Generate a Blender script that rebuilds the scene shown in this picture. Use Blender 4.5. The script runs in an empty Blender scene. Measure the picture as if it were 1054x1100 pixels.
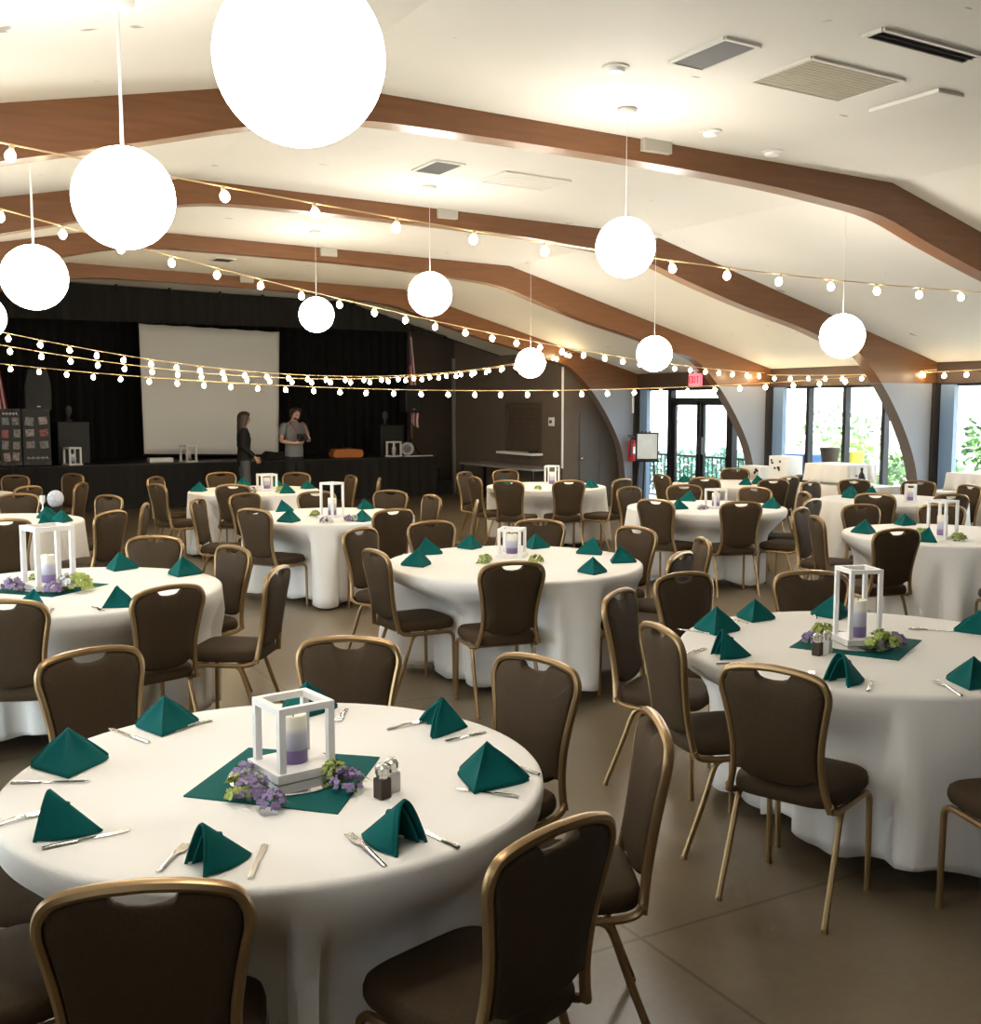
import bpy, bmesh, math, random
from mathutils import Vector, Matrix
random.seed(7)
sc = bpy.context.scene
COL = sc.collection
PI = math.pi
STR = [
    [[0.37, 5.695, 3.039], [8.418, 5.914, 2.716], 0.124, 'string of bulbs hanging closest, across the first beam'],
    [[0.569, 7.624, 3.061], [11.45, 12.1, 2.25], 0.196, 'string of bulbs crossing the second beam down to the curved post'],
    [[-0.76, 11.329, 2.925], [10.1, 15.2, 2.68], 0.637, 'uppermost bulb string before the black curtain and screen'],
    [[-0.745, 12.041, 2.783], [10.1, 15.05, 2.66], 0.594, 'middle bulb string before the black curtain and screen'],
    [[-0.456, 15.214, 2.525], [11.45, 9.1, 2.22], 0.4, 'lowest bulb string, running on past the exit sign'],
    [[11.4, 12.0, 2.22], [11.35, 6.5, 2.28], 0.064, 'bulb string along the wooden header above the big window'],
]
TAB = {
    'T1': [0.948, 2.907, 0.74, 'round banquet table nearest the camera, under a white cloth'],
    'T2': [3.706, 3.222, 0.81, 'second-nearest round table, white cloth, lantern seen end-on'],
    'T3': [0.9, 6.481, 0.84, 'round table at left with the tall four-post white lantern'],
    'T4': [3.645, 6.159, 0.84, 'round white-clothed table in the centre of the hall'],
    'T5': [3.675, 9.6, 0.78, 'round table just behind and left of the centre table'],
    'T6': [3.95, 12.85, 0.77, 'small-looking round table before the woman and man at the stage'],
    'T7': [0.835, 10.535, 0.78, 'round table at left nearest the photo board, round pale ornament on it'],
    'T8': [7.4, 11.7, 0.75, 'round table standing in front of the serving hatch'],
    'T9': [7.312, 8.52, 0.79, 'round table between the centre table and the glass door'],
    'T10': [7.437, 5.776, 0.78, 'round table cut by the right edge of the photo, behind the second-nearest'],
    'T11': [9.62, 8.15, 0.76, 'round table standing before the big window and clothed buffet'],
    'T12': [9.75, 10.9, 0.74, 'round table beside the glass door, farthest along that side'],
    'T13': [0.62, 13.9, 0.76, 'far round table hidden among chairs beneath the photo board'],
}
CH = [
    ['T1', 0.394, 2.034, 70.0, 'dark chair back turned to the camera, front of the boxy-lantern table'],
    ['T1', 1.227, 1.885, 105.3, 'chair turned partly sideways, second at front of the boxy-lantern table'],
    ['T1', 1.92, 2.424, 153.6, 'chair seen edge-on at the aisle side of the boxy-lantern table'],
    ['T1', 2.018, 3.239, -162.8, 'chair on the far side of the boxy-lantern table, beside the aisle'],
    ['T1', 1.555, 3.879, -122.0, 'chair directly behind the lantern of the boxy-lantern table, facing the camera'],
    ['T1', 0.64, 4.152, -76.1, 'chair behind the boxy-lantern table, two seats left of its lantern'],
    ['T1', 0.089, 3.363, -28.0, 'chair tucked in at the far left of the boxy-lantern table, mostly cut off'],
    ['T1', -0.087, 2.653, 13.8, 'dark chair seat in the bottom left corner of the photo'],
    ['T2', 2.637, 2.715, 22.0, 'chair with pale hand slot at front of the slim-lantern table'],
    ['T2', 2.728, 3.454, -13.3, 'chair seen from behind at the aisle side of the slim-lantern table'],
    ['T2', 3.71, 4.507, -88.0, 'chair behind the slim-lantern table, facing the camera, nearer the centre table'],
    ['T2', 4.353, 4.211, -123.2, 'chair directly behind the lantern of the slim-lantern table'],
    ['T2', 3.275, 1.984, 70.8, 'chair cut by the right edge at the slim-lantern table, front leg showing'],
    ['T3', 1.225, 5.413, 106.9, 'chair with white hand slot at front of the tall-lantern table'],
    ['T3', 0.464, 5.397, 68.1, 'grey-lit chair cut by the left edge, front of the tall-lantern table'],
    ['T3', 1.898, 5.746, 143.6, 'chair pulled out in the aisle beside the tall-lantern table, seat showing'],
    ['T3', 1.946, 6.771, -164.5, 'narrow-looking chair at the aisle side of the tall-lantern table'],
    ['T3', 1.625, 7.552, -124.1, 'pale-framed chair behind the tall-lantern table, facing the camera'],
    ['T4', 3.12, 5.284, 80.0, 'chair with its back square to the camera at the centre table'],
    ['T4', 2.637, 6.146, 0.7, 'side-on chair with seat showing at left of the centre table'],
    ['T4', 3.009, 7.292, -60.7, 'chair peeping out behind the side-on chair of the centre table'],
    ['T4', 3.677, 7.473, -91.4, 'chair behind the centre table, left of its lantern'],
    ['T4', 4.47, 7.159, -129.5, 'chair behind the centre table, right of its lantern'],
    ['T4', 4.818, 6.367, -169.9, 'chair behind the two napkins on the right of the centre table'],
    ['T4', 4.803, 5.607, 154.5, 'chair pushed out into the aisle right of the centre table'],
    ['T4', 4.226, 5.135, 119.6, 'low-looking angled chair beside the one pushed out at the centre table'],
    ['T2', 3.084, 4.229, -58.3, 'silver-framed chair between the centre table and slim-lantern table'],
    ['T5', 2.786, 9.106, 29.1, 'broad chair back at front left of the table behind the centre table'],
    ['T5', 3.196, 10.747, -67.3, 'chair just behind the broad chair back beside the white cloth'],
    ['T5', 2.612, 10.327, -34.4, 'thin edge-on chair leaning left, facing the table behind the centre table'],
    ['T5', 3.823, 8.48, 97.5, 'broad brown chair at front right of the table behind the centre table'],
    ['T5', 4.635, 10.348, -142.1, 'chair behind the napkin pair right of the second lantern row'],
    ['T5', 3.917, 10.612, -103.4, 'chair behind the lantern of the table behind the centre table'],
    ['T5', 4.755, 9.61, -179.5, 'narrow chair alone on open floor before the dark stage'],
    ['T5', 4.863, 8.889, 149.1, 'thin edge-on chair leaning right above the centre table'],
    ['T6', 3.912, 14.179, -88.4, 'chair between the stage and the table before the two people'],
    ['T6', 3.437, 11.977, 59.6, 'chair with seat and legs showing before the woman'],
    ['T6', 4.773, 13.654, -135.7, 'chair directly below the standing man'],
    ['T6', 5.204, 12.817, 178.5, 'narrow chair right of the table before the two people'],
    ['T6', 5.305, 12.168, 153.3, 'thinnest edge-on chair beneath the orange case on stage'],
    ['T6', 2.967, 13.742, -42.2, 'side-on chair below the screen, the farther of two'],
    ['T6', 2.717, 12.499, 15.9, 'side-on chair below the screen, the nearer of two'],
    ['T7', 1.691, 9.504, 129.7, 'angled chair between the photo board table and the tall lantern'],
    ['T7', 1.976, 11.174, -150.7, 'silver-framed chair behind the angled one at left'],
    ['T7', 2.092, 10.066, 159.5, 'thin edge-on chair right of the silver-framed chair'],
    ['T7', 0.837, 9.224, 90.1, 'dark chair back cut by the left edge above the tall-lantern table'],
    ['T7', 1.211, 11.801, -106.5, 'largest of the three chairs below the photo board'],
    ['T13', 1.506, 14.897, -131.6, 'rearmost of the three chairs below the photo board'],
    ['T13', 1.421, 12.845, 127.2, 'middle of the three chairs below the photo board'],
    ['T13', 2.192, 14.885, -147.9, 'rear one of two overlapping chairs below the dark speaker'],
    ['T13', 2.016, 13.1, 150.2, 'front one of two overlapping chairs below the dark speaker'],
    ['T8', 6.766, 12.744, -58.7, 'rear of two overlapping chairs left of the hatch table'],
    ['T8', 6.39, 11.771, -4.0, 'front of two overlapping chairs left of the hatch table'],
    ['T8', 7.463, 12.857, -93.1, 'chair behind the hatch table under the grey counter'],
    ['T8', 6.459, 11.054, 34.5, 'chair with its back to us at left of the hatch table'],
    ['T8', 7.084, 10.698, 72.5, 'chair with its back to us at right of the hatch table'],
    ['T8', 7.792, 10.599, 109.6, 'pale-framed chair at the extinguisher side of the hatch table'],
    ['T9', 7.079, 9.533, -77.0, 'silver-edged narrow chair left of the table facing the glass door'],
    ['T9', 6.368, 8.148, 21.5, 'chair with back to us left of the table facing the glass door'],
    ['T9', 7.808, 9.478, -117.4, 'chair behind the white lantern of the table facing the glass door'],
    ['T9', 6.908, 7.559, 67.2, 'chair square to us at front of the table facing the glass door'],
    ['T9', 8.272, 8.837, -161.7, 'low red-brown chair behind the table facing the glass door'],
    ['T9', 8.221, 8.053, 152.8, 'small dark chair right of the table facing the glass door'],
    ['T9', 7.711, 7.457, 110.6, 'pale chair in front of the small dark chair near the buffet'],
    ['T12', 8.71, 11.027, -7.0, 'edge-on chair just below the glass door easel'],
    ['T12', 8.806, 10.308, 32.1, 'dark chair with shiny slot in front of the glass door'],
    ['T12', 10.45, 11.58, -135.8, 'dark chair tops against the pane beside the curved post'],
    ['T12', 9.304, 9.637, 70.6, 'grey-lit chair near the spotted white box'],
    ['T12', 9.872, 9.952, 97.3, 'edge-on chair against the buffet cloth beside the grey-lit chair'],
    ['T10', 6.934, 6.864, -65.2, 'silver-edged chair left of the window-side table'],
    ['T10', 6.528, 6.284, -29.2, 'brown chair with seat showing left of the window-side table'],
    ['T10', 7.644, 6.835, -101.1, 'chair with hand slot behind the napkin of the window-side table'],
    ['T10', 6.382, 5.349, 78.0, 'chair with white hand slot, back to us, at the window-side table'],
    ['T10', 8.28, 6.472, -140.5, 'chair behind the lantern of the window-side table'],
    ['T10', 6.923, 4.594, 66.5, 'chair seat and leg at the right edge of the photo'],
    ['T11', 9.397, 9.152, -77.5, 'side-on chair at left of the table before the big window'],
    ['T11', 10.122, 9.151, -116.6, 'grey chair behind the table before the big window'],
    ['T11', 8.72, 7.605, 31.2, 'chair square to us at the table before the big window'],
    ['T11', 10.62, 8.631, -154.3, 'dark chair behind the small lantern before the curved post'],
    ['T11', 9.304, 7.161, 72.3, 'dark chair at front right of the table before the big window'],
    ['T11', 10.583, 7.905, 165.7, 'dark chair with bright slot right of the big-window table'],
]
NAP = [
    ['T1', 0.762, 3.488, -20, 'two-winged teal napkin on the boxy-lantern table, before the chair at back left'],
    ['T1', 0.435, 3.237, -10, 'teal napkin by the left rim of the boxy-lantern table, farther of two'],
    ['T1', 0.36, 2.743, 65, 'teal napkin by the left rim of the boxy-lantern table, nearer of two'],
    ['T1', 0.634, 2.384, 100, 'teal napkin standing behind the front chair of the boxy-lantern table'],
    ['T1', 1.02, 2.301, 205, 'teal napkin between fork and knife at front right of boxy-lantern table'],
    ['T1', 1.417, 2.544, -50, 'teal napkin at the aisle rim of the boxy-lantern table'],
    ['T1', 1.541, 3.051, 75, 'teal napkin before the tilted chair of the boxy-lantern table'],
    ['T1', 1.227, 3.45, -30, 'teal napkin behind the lantern of the boxy-lantern table'],
    ['T2', 3.314, 3.777, -45, 'teal napkin on the slim-lantern table by the aisle, farthest of three'],
    ['T2', 3.042, 3.37, 70, 'teal napkin above the front chair of the slim-lantern table'],
    ['T2', 3.663, 3.901, -50, 'teal napkin behind the others at back of the slim-lantern table'],
    ['T2', 4.052, 3.761, -30, 'teal napkin behind the lantern of the slim-lantern table'],
    ['T2', 3.143, 2.841, 95, 'folded teal napkin at the near rim of the slim-lantern table'],
    ['T2', 3.503, 2.573, -60, 'teal napkin with fork at right edge of the slim-lantern table'],
    ['T2', 4.348, 3.17, -20, 'teal napkin at the far right edge of the slim-lantern table'],
    ['T3', 1.292, 7.073, -30, 'teal napkin at the back of the tall-lantern table'],
    ['T3', 1.585, 6.654, -30, 'teal napkin hidden behind a chair at the tall-lantern table'],
    ['T3', 1.038, 5.785, -70, 'bright turquoise napkin at the near rim of the tall-lantern table'],
    ['T3', 0.66, 5.894, 40, 'teal napkin left of the turquoise one at the tall-lantern table'],
    ['T4', 3.288, 6.772, -58, 'teal napkin at left rim of the centre table, farther of two'],
    ['T4', 3.01, 6.292, -8, 'teal napkin at left rim of the centre table, nearer of two'],
    ['T4', 3.7, 6.867, -20, 'teal napkin at back of the centre table, left of lantern'],
    ['T4', 4.119, 6.659, -45, 'teal napkin just behind the lantern of the centre table'],
    ['T4', 4.321, 6.207, 0, 'teal napkin right on the centre table, farthest of three'],
    ['T4', 4.235, 5.793, -70, 'teal napkin right on the centre table, nearest the rim'],
    ['T4', 3.813, 5.485, -30, 'teal napkin right on the centre table, nearest of three'],
    ['T5', 3.399, 10.189, -58, 'teal napkin on the table behind the centre, farther left'],
    ['T5', 3.151, 9.215, -8, 'teal napkin on the table behind the centre, nearer left'],
    ['T5', 3.731, 8.952, -20, 'teal napkin on the table behind the centre, front right'],
    ['T5', 4.185, 10.003, -45, 'teal napkin on the table behind the centre, back right'],
    ['T6', 3.33, 12.985, 0, 'teal napkin at left of the table before the two people'],
    ['T6', 4.133, 12.237, -70, 'teal napkin at front right of the table before the people'],
    ['T6', 4.58, 12.739, -30, 'teal napkin at far right of the table before the people'],
    ['T6', 4.367, 13.335, -58, 'teal napkin beside the lantern before the two people'],
    ['T6', 4.004, 13.488, -8, 'teal napkin behind chairs before the woman'],
    ['T7', 1.313, 10.598, -20, 'teal napkin on the photo board table, farthest of three'],
    ['T7', 1.211, 10.005, -45, 'teal napkin on the photo board table, nearest of three'],
    ['T7', 1.39, 10.197, 0, 'teal napkin on the photo board table, at its right rim'],
    ['T8', 6.921, 11.982, -70, 'teal napkin at left of the hatch table'],
    ['T8', 7.732, 11.176, -30, 'teal napkin at right of the hatch table'],
    ['T9', 6.898, 8.466, -58, 'teal napkin at left of the table facing the glass door'],
    ['T9', 7.599, 9.114, -8, 'teal napkin half behind the lantern facing the glass door'],
    ['T9', 7.796, 8.072, -20, 'teal napkin at right of the table facing the glass door'],
    ['T12', 9.364, 11.366, -45, 'teal napkin on the glass door table, at its left'],
    ['T12', 9.751, 10.572, 0, 'teal napkin pair on the glass door table, left one'],
    ['T12', 9.971, 10.636, -70, 'teal napkin pair on the glass door table, right one'],
    ['T10', 6.926, 6.124, -30, 'teal napkin left on the window-side table'],
    ['T10', 7.682, 6.378, -58, 'teal napkin behind the square chair of the window-side table'],
    ['T10', 6.921, 5.511, -8, 'teal napkin at the near rim before the window-side lantern'],
    ['T11', 9.685, 8.777, -20, 'teal napkin on the big-window table, left of three'],
    ['T11', 9.398, 8.536, -45, 'teal napkin on the big-window table, middle of three'],
    ['T11', 9.928, 8.699, 0, 'teal napkin on the big-window table, right of three'],
]
CUT = [
    ['knife', 0.291, 2.665, 0.498, 2.684, 'table knife before the left near napkin on the boxy-lantern table'],
    ['fork', 0.5, 2.401, 0.595, 2.525, 'fork left of the napkin behind the front chair'],
    ['knife', 0.669, 2.267, 0.758, 2.439, 'knife right of the napkin behind the front chair'],
    ['fork', 0.954, 2.179, 0.951, 2.395, 'fork left of the napkin at the front right'],
    ['knife', 1.143, 2.21, 1.118, 2.321, 'knife right of the napkin at the front right'],
    ['knife', 1.44, 2.408, 1.325, 2.545, 'knife in front of the aisle-rim napkin, boxy-lantern table'],
    ['fork', 1.567, 2.573, 1.545, 2.631, 'fork tip poking out behind the aisle-rim napkin'],
    ['knife', 0.685, 3.363, 0.606, 3.585, 'knife left of the two-winged napkin on the boxy-lantern table'],
    ['fork', 0.878, 3.49, 0.818, 3.465, 'fork right of the two-winged napkin on the boxy-lantern table'],
    ['knife', 0.276, 3.186, 0.469, 3.094, 'knife beneath the farther left-rim napkin on the boxy-lantern table'],
    ['fork', 0.233, 2.881, 0.291, 2.897, 'fork at the left rim of the boxy-lantern table'],
    ['fork', 1.406, 3.134, 1.503, 3.15, 'fork left of the napkin before the tilted chair'],
    ['knife', 1.643, 2.955, 1.488, 2.932, 'knife right of the napkin before the tilted chair'],
    ['fork', 1.353, 3.41, 1.28, 3.3, 'fork behind the lantern of the boxy-lantern table'],
    ['fork', 3.023, 2.9, 3.137, 3.016, 'fork left of the near-rim napkin on the slim-lantern table'],
    ['knife', 3.1, 2.704, 3.226, 2.802, 'knife right of the near-rim napkin on the slim-lantern table'],
    ['fork', 3.341, 2.496, 3.434, 2.684, 'fork before the right-edge napkin on the slim-lantern table'],
    ['knife', 4.134, 3.385, 4.284, 3.229, 'knife at the back right rim of the slim-lantern table'],
    ['knife', 3.28, 3.702, 3.199, 3.911, 'knife before the aisle napkin of the slim-lantern table'],
    ['knife', 3.571, 3.85, 3.59, 4.048, 'knife beside the back napkin of the slim-lantern table'],
    ['fork', 2.932, 3.497, 3.0, 3.518, 'fork at the aisle rim of the slim-lantern table'],
    ['knife', 2.905, 3.286, 3.02, 3.239, 'knife above the front chair of the slim-lantern table'],
    ['fork', 3.942, 3.77, 4.036, 3.88, 'fork at the back of the slim-lantern table'],
    ['fork', 0.929, 5.8, 0.944, 5.705, 'fork left of the turquoise napkin'],
    ['knife', 0.697, 5.704, 0.742, 5.876, 'knife right of the left napkin on the tall-lantern table'],
]
LAN = [
    ['T1', 0.985, 2.885, 0.17, 0.205, 8, 'boxy white candle lantern on the boxy-lantern table'],
    ['T2', 3.677, 3.281, 0.149, 0.325, -20, 'tall slim white lantern on the slim-lantern table'],
    ['T3', 0.811, 6.549, 0.222, 0.349, 15, 'tall four-post white lantern on the table at left'],
    ['T4', 3.752, 6.367, 0.162, 0.198, 45, 'cube-shaped white lantern on the centre table'],
    ['T5', 3.617, 9.396, 0.158, 0.326, 25, 'white lantern on the table just behind the centre table'],
    ['T6', 4.071, 12.729, 0.202, 0.202, 0, 'small square white lantern before the two people'],
    ['T8', 7.469, 11.674, 0.155, 0.261, 40, 'white lantern on the hatch table'],
    ['T9', 7.293, 8.355, 0.159, 0.196, 0, 'white lantern on the table facing the glass door'],
    ['T10', 7.203, 5.617, 0.167, 0.298, 5, 'tall white lantern on the window-side table'],
    ['T11', 9.503, 7.821, 0.106, 0.197, 30, 'white lantern on the big-window table'],
]
FLO = [
    ['T1', 0.811, 2.762, 0.057, 'pwg', 'flower cluster left of the boxy lantern, green and white'],
    ['T1', 0.839, 2.637, 0.036, 'p', 'purple blossoms in front of the boxy lantern'],
    ['T1', 0.848, 2.911, 0.031, 'p', 'dusky purple blossoms behind left of the boxy lantern'],
    ['T1', 1.064, 2.771, 0.039, 'g', 'green hydrangea right of the boxy lantern'],
    ['T1', 1.062, 2.67, 0.045, 'p', 'purple hydrangea by the pepper shaker'],
    ['T2', 3.649, 3.117, 0.067, 'g', 'green hydrangea right of the slim lantern'],
    ['T2', 3.767, 3.154, 0.048, 'p', 'purple sprig beside the green hydrangea'],
    ['T2', 3.643, 3.443, 0.05, 'g', 'green blossoms behind the shakers on the slim-lantern table'],
    ['T2', 3.495, 3.371, 0.04, 'p', 'purple blossoms at the corner of the slim lantern teal square'],
    ['T3', 0.618, 6.503, 0.062, 'p', 'lavender blossoms left of the tall lantern'],
    ['T3', 0.768, 6.711, 0.048, 'g', 'green blossom behind the tall lantern candle'],
    ['T3', 0.803, 6.329, 0.051, 'p', 'lavender blossoms before the tall lantern'],
    ['T3', 0.929, 6.363, 0.088, 'wg', 'green and white sprig right of the tall lantern'],
    ['T4', 3.448, 6.201, 0.049, 'g', 'green blossom left of the centre lantern'],
    ['T4', 3.741, 6.036, 0.049, 'g', 'green blossom right of the centre lantern'],
    ['T5', 3.492, 9.498, 0.052, 'g', 'green blossom left of the second-row lantern'],
    ['T5', 3.415, 8.986, 0.057, 'pw', 'pale blossoms before the second-row lantern'],
    ['T5', 3.66, 9.028, 0.058, 'pw', 'pale blossoms right of the second-row lantern'],
    ['T6', 3.819, 12.54, 0.066, 'pw', 'pale blossoms left of the small square lantern'],
    ['T6', 4.125, 12.367, 0.066, 'g', 'green blossom right of the small square lantern'],
    ['T9', 7.085, 8.308, 0.046, 'pw', 'dusky blossoms beside the lantern facing the glass door'],
    ['T10', 7.21, 5.815, 0.052, 'g', 'green blossom left of the window-side lantern'],
    ['T10', 7.155, 5.43, 0.057, 'g', 'green blossom right of the window-side lantern'],
    ['T8', 6.993, 11.245, 0.045, 'g', 'green blossom beside the hatch table lantern'],
]
GLO = [
    ['A', 0.834, 2.321, 2.542, 3.347, 'largest white globe pendant, nearest the camera'],
    ['A', 0.834, 4.232, 2.552, 3.347, 'second-largest white globe pendant, on the long white stem'],
    ['A', 0.834, 6.83, 2.523, 3.347, 'third globe pendant in the left-hand row'],
    ['A', 0.834, 10.244, 2.527, 3.347, 'globe pendant cut off by the left edge'],
    ['B', 4.11, 5.593, 2.765, 3.602, 'globe pendant before the second beam, nearest of the middle row'],
    ['B', 4.11, 8.339, 2.716, 3.602, 'globe pendant above the flag, second in the middle row'],
    ['B', 4.11, 11.052, 2.736, 3.602, 'small globe pendant above the man'],
    ['C', 7.107, 6.603, 2.365, 3.538, 'globe pendant above the big window'],
    ['C', 7.107, 9.144, 2.318, 3.538, 'globe pendant beside the exit sign'],
    ['C', 7.107, 11.616, 2.302, 3.538, 'smallest globe pendant, above the serving hatch'],
]
PH = {
    'T1': 'the boxy-lantern table',
    'T2': 'the slim-lantern table',
    'T3': 'the table with the tall four-post lantern',
    'T4': 'the centre table',
    'T5': 'the table just behind the centre table',
    'T6': 'the table before the two people',
    'T7': 'the table nearest the photo board',
    'T8': 'the table by the serving hatch',
    'T9': 'the table facing the glass door',
    'T10': 'the window-side table',
    'T11': 'the table before the big window',
    'T12': 'the table beside the glass door',
    'T13': 'the table under the photo board',
}
SHK = [
    [3.369, 3.211],
    [3.442, 3.229],
    [1.125, 2.585],
    [1.167, 2.618],
]
ORN = [1.487, 11.295]


# ------------------------------------------------------------------ materials
def nt(name):
    m = bpy.data.materials.new(name); m.use_nodes = True
    t = m.node_tree; b = t.nodes['Principled BSDF']
    return m, t, b
def pbr(name, col, rough=.6, metal=0., spec=.5, noise=0., nscale=20., bump=0., bscale=80., sheen=0., coords='Object', col2=None):
    m, t, b = nt(name)
    b.inputs['Base Color'].default_value = (*col, 1); b.inputs['Roughness'].default_value = rough
    b.inputs['Metallic'].default_value = metal; b.inputs['Specular IOR Level'].default_value = spec
    if sheen: b.inputs['Sheen Weight'].default_value = sheen
    if noise or bump:
        tc = t.nodes.new('ShaderNodeTexCoord')
    if noise:
        n = t.nodes.new('ShaderNodeTexNoise'); n.inputs['Scale'].default_value = nscale; n.inputs['Detail'].default_value = 5
        r = t.nodes.new('ShaderNodeValToRGB')
        c2 = col2 or tuple(c*(1-noise) for c in col)
        r.color_ramp.elements[0].color = (*c2, 1); r.color_ramp.elements[0].position = .3
        r.color_ramp.elements[1].color = (*col, 1); r.color_ramp.elements[1].position = .7
        t.links.new(tc.outputs[coords], n.inputs['Vector']); t.links.new(n.outputs['Fac'], r.inputs['Fac'])
        t.links.new(r.outputs['Color'], b.inputs['Base Color'])
    if bump:
        n2 = t.nodes.new('ShaderNodeTexNoise'); n2.inputs['Scale'].default_value = bscale; n2.inputs['Detail'].default_value = 4
        bp = t.nodes.new('ShaderNodeBump'); bp.inputs['Strength'].default_value = bump; bp.inputs['Distance'].default_value = .01
        t.links.new(tc.outputs[coords], n2.inputs['Vector']); t.links.new(n2.outputs['Fac'], bp.inputs['Height'])
        t.links.new(bp.outputs['Normal'], b.inputs['Normal'])
    return m
def emis(name, col, st):
    m, t, b = nt(name)
    b.inputs['Base Color'].default_value = (*col, 1)
    b.inputs['Emission Color'].default_value = (*col, 1); b.inputs['Emission Strength'].default_value = st
    return m

GLOBE_W, BULB_W, SKY_W, SUN_W, EXPO = 31., 75., 6., 14., .30

M = {}
M['cloth'] = pbr('white_linen', (.80, .765, .71), .85, bump=.15, bscale=300, sheen=.2)
M['napkin'] = pbr('teal_linen', (.001, .085, .080), .85, spec=.15, bump=.2, bscale=400)
M['fabric'] = pbr('brown_upholstery', (.050, .029, .011), .8, spec=.3, noise=.3, nscale=160, bump=.2, bscale=500)
M['gold'] = pbr('bronze_frame', (.29, .185, .085), .34, metal=.7)
M['beam'] = None
M['pale'] = pbr('pale_paint', (.26, .268, .30), .6)
M['edge'] = pbr('post_edge_brown', (.12, .095, .085), .5)  # brown-grey, darker than the pale foot faces
M['header'] = pbr('header_wood', (.045, .022, .011), .55, noise=.3, nscale=3)
M['trimdark'] = pbr('dark_trim', (.022, .015, .012), .6)
M['white_wood'] = pbr('white_painted_wood', (.82, .80, .77), .45, noise=.06, nscale=30)
M['black'] = pbr('black_curtain', (.0035, .0033, .003), .95)
M['blackskirt'] = pbr('black_skirt', (.012, .011, .010), .9)
M['blackplastic'] = pbr('black_plastic', (.012, .012, .013), .55)
M['grill'] = pbr('speaker_grill', (.02, .02, .022), .6, noise=.5, nscale=300)
M['screen'] = pbr('screen_fabric', (.88, .86, .80), .9)
M['darkmetal'] = pbr('dark_metal', (.02, .02, .022), .45, metal=.6)
M['steel'] = pbr('flatware_steel', (.62, .6, .56), .22, metal=1.)
M['brownwall'] = pbr('brown_wall', (.115, .085, .062), .8, noise=.12, nscale=4)
M['hatch'] = pbr('hatch_wood', (.075, .05, .033), .7, noise=.3, nscale=8)
M['doordark'] = pbr('dark_door', (.085, .072, .064), .6)
M['counter'] = pbr('counter_grey', (.22, .21, .20), .5)
M['whiteplastic'] = pbr('white_plastic', (.8, .8, .78), .5)
M['ventdark'] = pbr('vent_grey', (.055, .053, .05), .6)
M['tan'] = pbr('return_grille_tan', (.40, .365, .275), .8, noise=.12, nscale=6)
M['offwhite'] = pbr('ceiling_fixture', (.62, .60, .54), .7)
M['boxgrey'] = pbr('junction_box_grey', (.38, .35, .29), .7)
M['red'] = pbr('red_paint', (.45, .02, .02), .35)
M['orange'] = pbr('orange_case', (.55, .17, .03), .5)
M['skin'] = pbr('skin', (.55, .32, .23), .6)
M['hairbrown'] = pbr('brown_hair', (.07, .035, .02), .5, noise=.4, nscale=60)
M['hairdark'] = pbr('dark_hair', (.025, .015, .01), .5)
M['jacket'] = pbr('black_jacket', (.008, .008, .008), .8)
M['greyshirt'] = pbr('grey_shirt', (.17, .175, .18), .85)
M['greypants'] = pbr('grey_trousers', (.10, .10, .105), .85)
M['darkpants'] = pbr('dark_trousers', (.012, .012, .014), .85)
M['lips'] = pbr('lips', (.35, .1, .09), .5)
M['eye'] = pbr('eye_dark', (.02, .015, .012), .3)
M['mirror'] = pbr('mirror', (.85, .86, .85), .03, metal=1.)
M['glassy'] = pbr('clear_glass', (.75, .78, .78), .08, spec=.8)
M['pepper'] = pbr('ground_pepper', (.05, .035, .025), .9)
M['salt'] = pbr('salt', (.55, .55, .53), .25)
M['chrome'] = pbr('chrome_cap', (.6, .58, .55), .2, metal=1.)
M['green'] = pbr('hydrangea_green', (.42, .50, .12), .8, noise=.5, nscale=90)
M['purple'] = pbr('hydrangea_purple', (.34, .25, .46), .8, noise=.4, nscale=90)
M['paleflower'] = pbr('pale_blossom', (.68, .66, .66), .8, noise=.3, nscale=90)
M['leafdark'] = pbr('flower_leaf', (.09, .14, .04), .7)
M['blueframe'] = pbr('frame_sky_tint', (.16, .24, .36), .4)  # blue of the reflected sky put into the jamb colour
M['pink'] = emis('exit_face', (.9, .25, .32), .7)
M['exitletter'] = emis('exit_letter', (.75, .03, .06), .6)
M['globe'] = emis('globe_glow', (1., .94, .85), GLOBE_W)
M['bulb'] = emis('bulb_glow', (1., .78, .46), BULB_W)
M['cable'] = pbr('string_cable', (.55, .40, .22), .5)
M['socket'] = pbr('bulb_socket', (.55, .42, .25), .5)
M['navy'] = pbr('flag_blue', (.02, .03, .12), .8)
M['flagred'] = pbr('flag_red', (.45, .03, .04), .8)
M['flagwhite'] = pbr('flag_white', (.75, .72, .70), .8)
M['chalk'] = pbr('chalk_white', (.6, .58, .56), .8)
M['photo1'] = pbr('photo_print', (.45, .36, .33), .5, noise=.8, nscale=25)
M['photo2'] = pbr('photo_print_grey', (.30, .29, .29), .5, noise=.8, nscale=30)
M['photo3'] = pbr('photo_print_red', (.45, .12, .12), .5, noise=.8, nscale=25)
M['ornament'] = pbr('pale_blue_disc', (.62, .65, .75), .5, noise=.4, nscale=30)
M['poster'] = pbr('poster_paper', (.85, .91, .94), .6, noise=.25, nscale=3)
M['blue'] = pbr('blue_fabric', (.05, .12, .30), .7)
M['yellow'] = pbr('yellow_plastic', (.75, .65, .03), .5)
M['leaf'] = pbr('garden_leaf', (.10, .24, .05), .6, noise=.5, nscale=3)
M['leafblue'] = pbr('garden_leaf_cool', (.13, .31, .23), .6, noise=.5, nscale=3)
M['leafyel'] = pbr('garden_leaf_bright', (.20, .32, .04), .6, noise=.4, nscale=3)
M['bark'] = pbr('bark', (.12, .09, .06), .9)
M['patio'] = pbr('patio_paving', (.62, .60, .56), .9, noise=.15, nscale=2)
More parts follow.
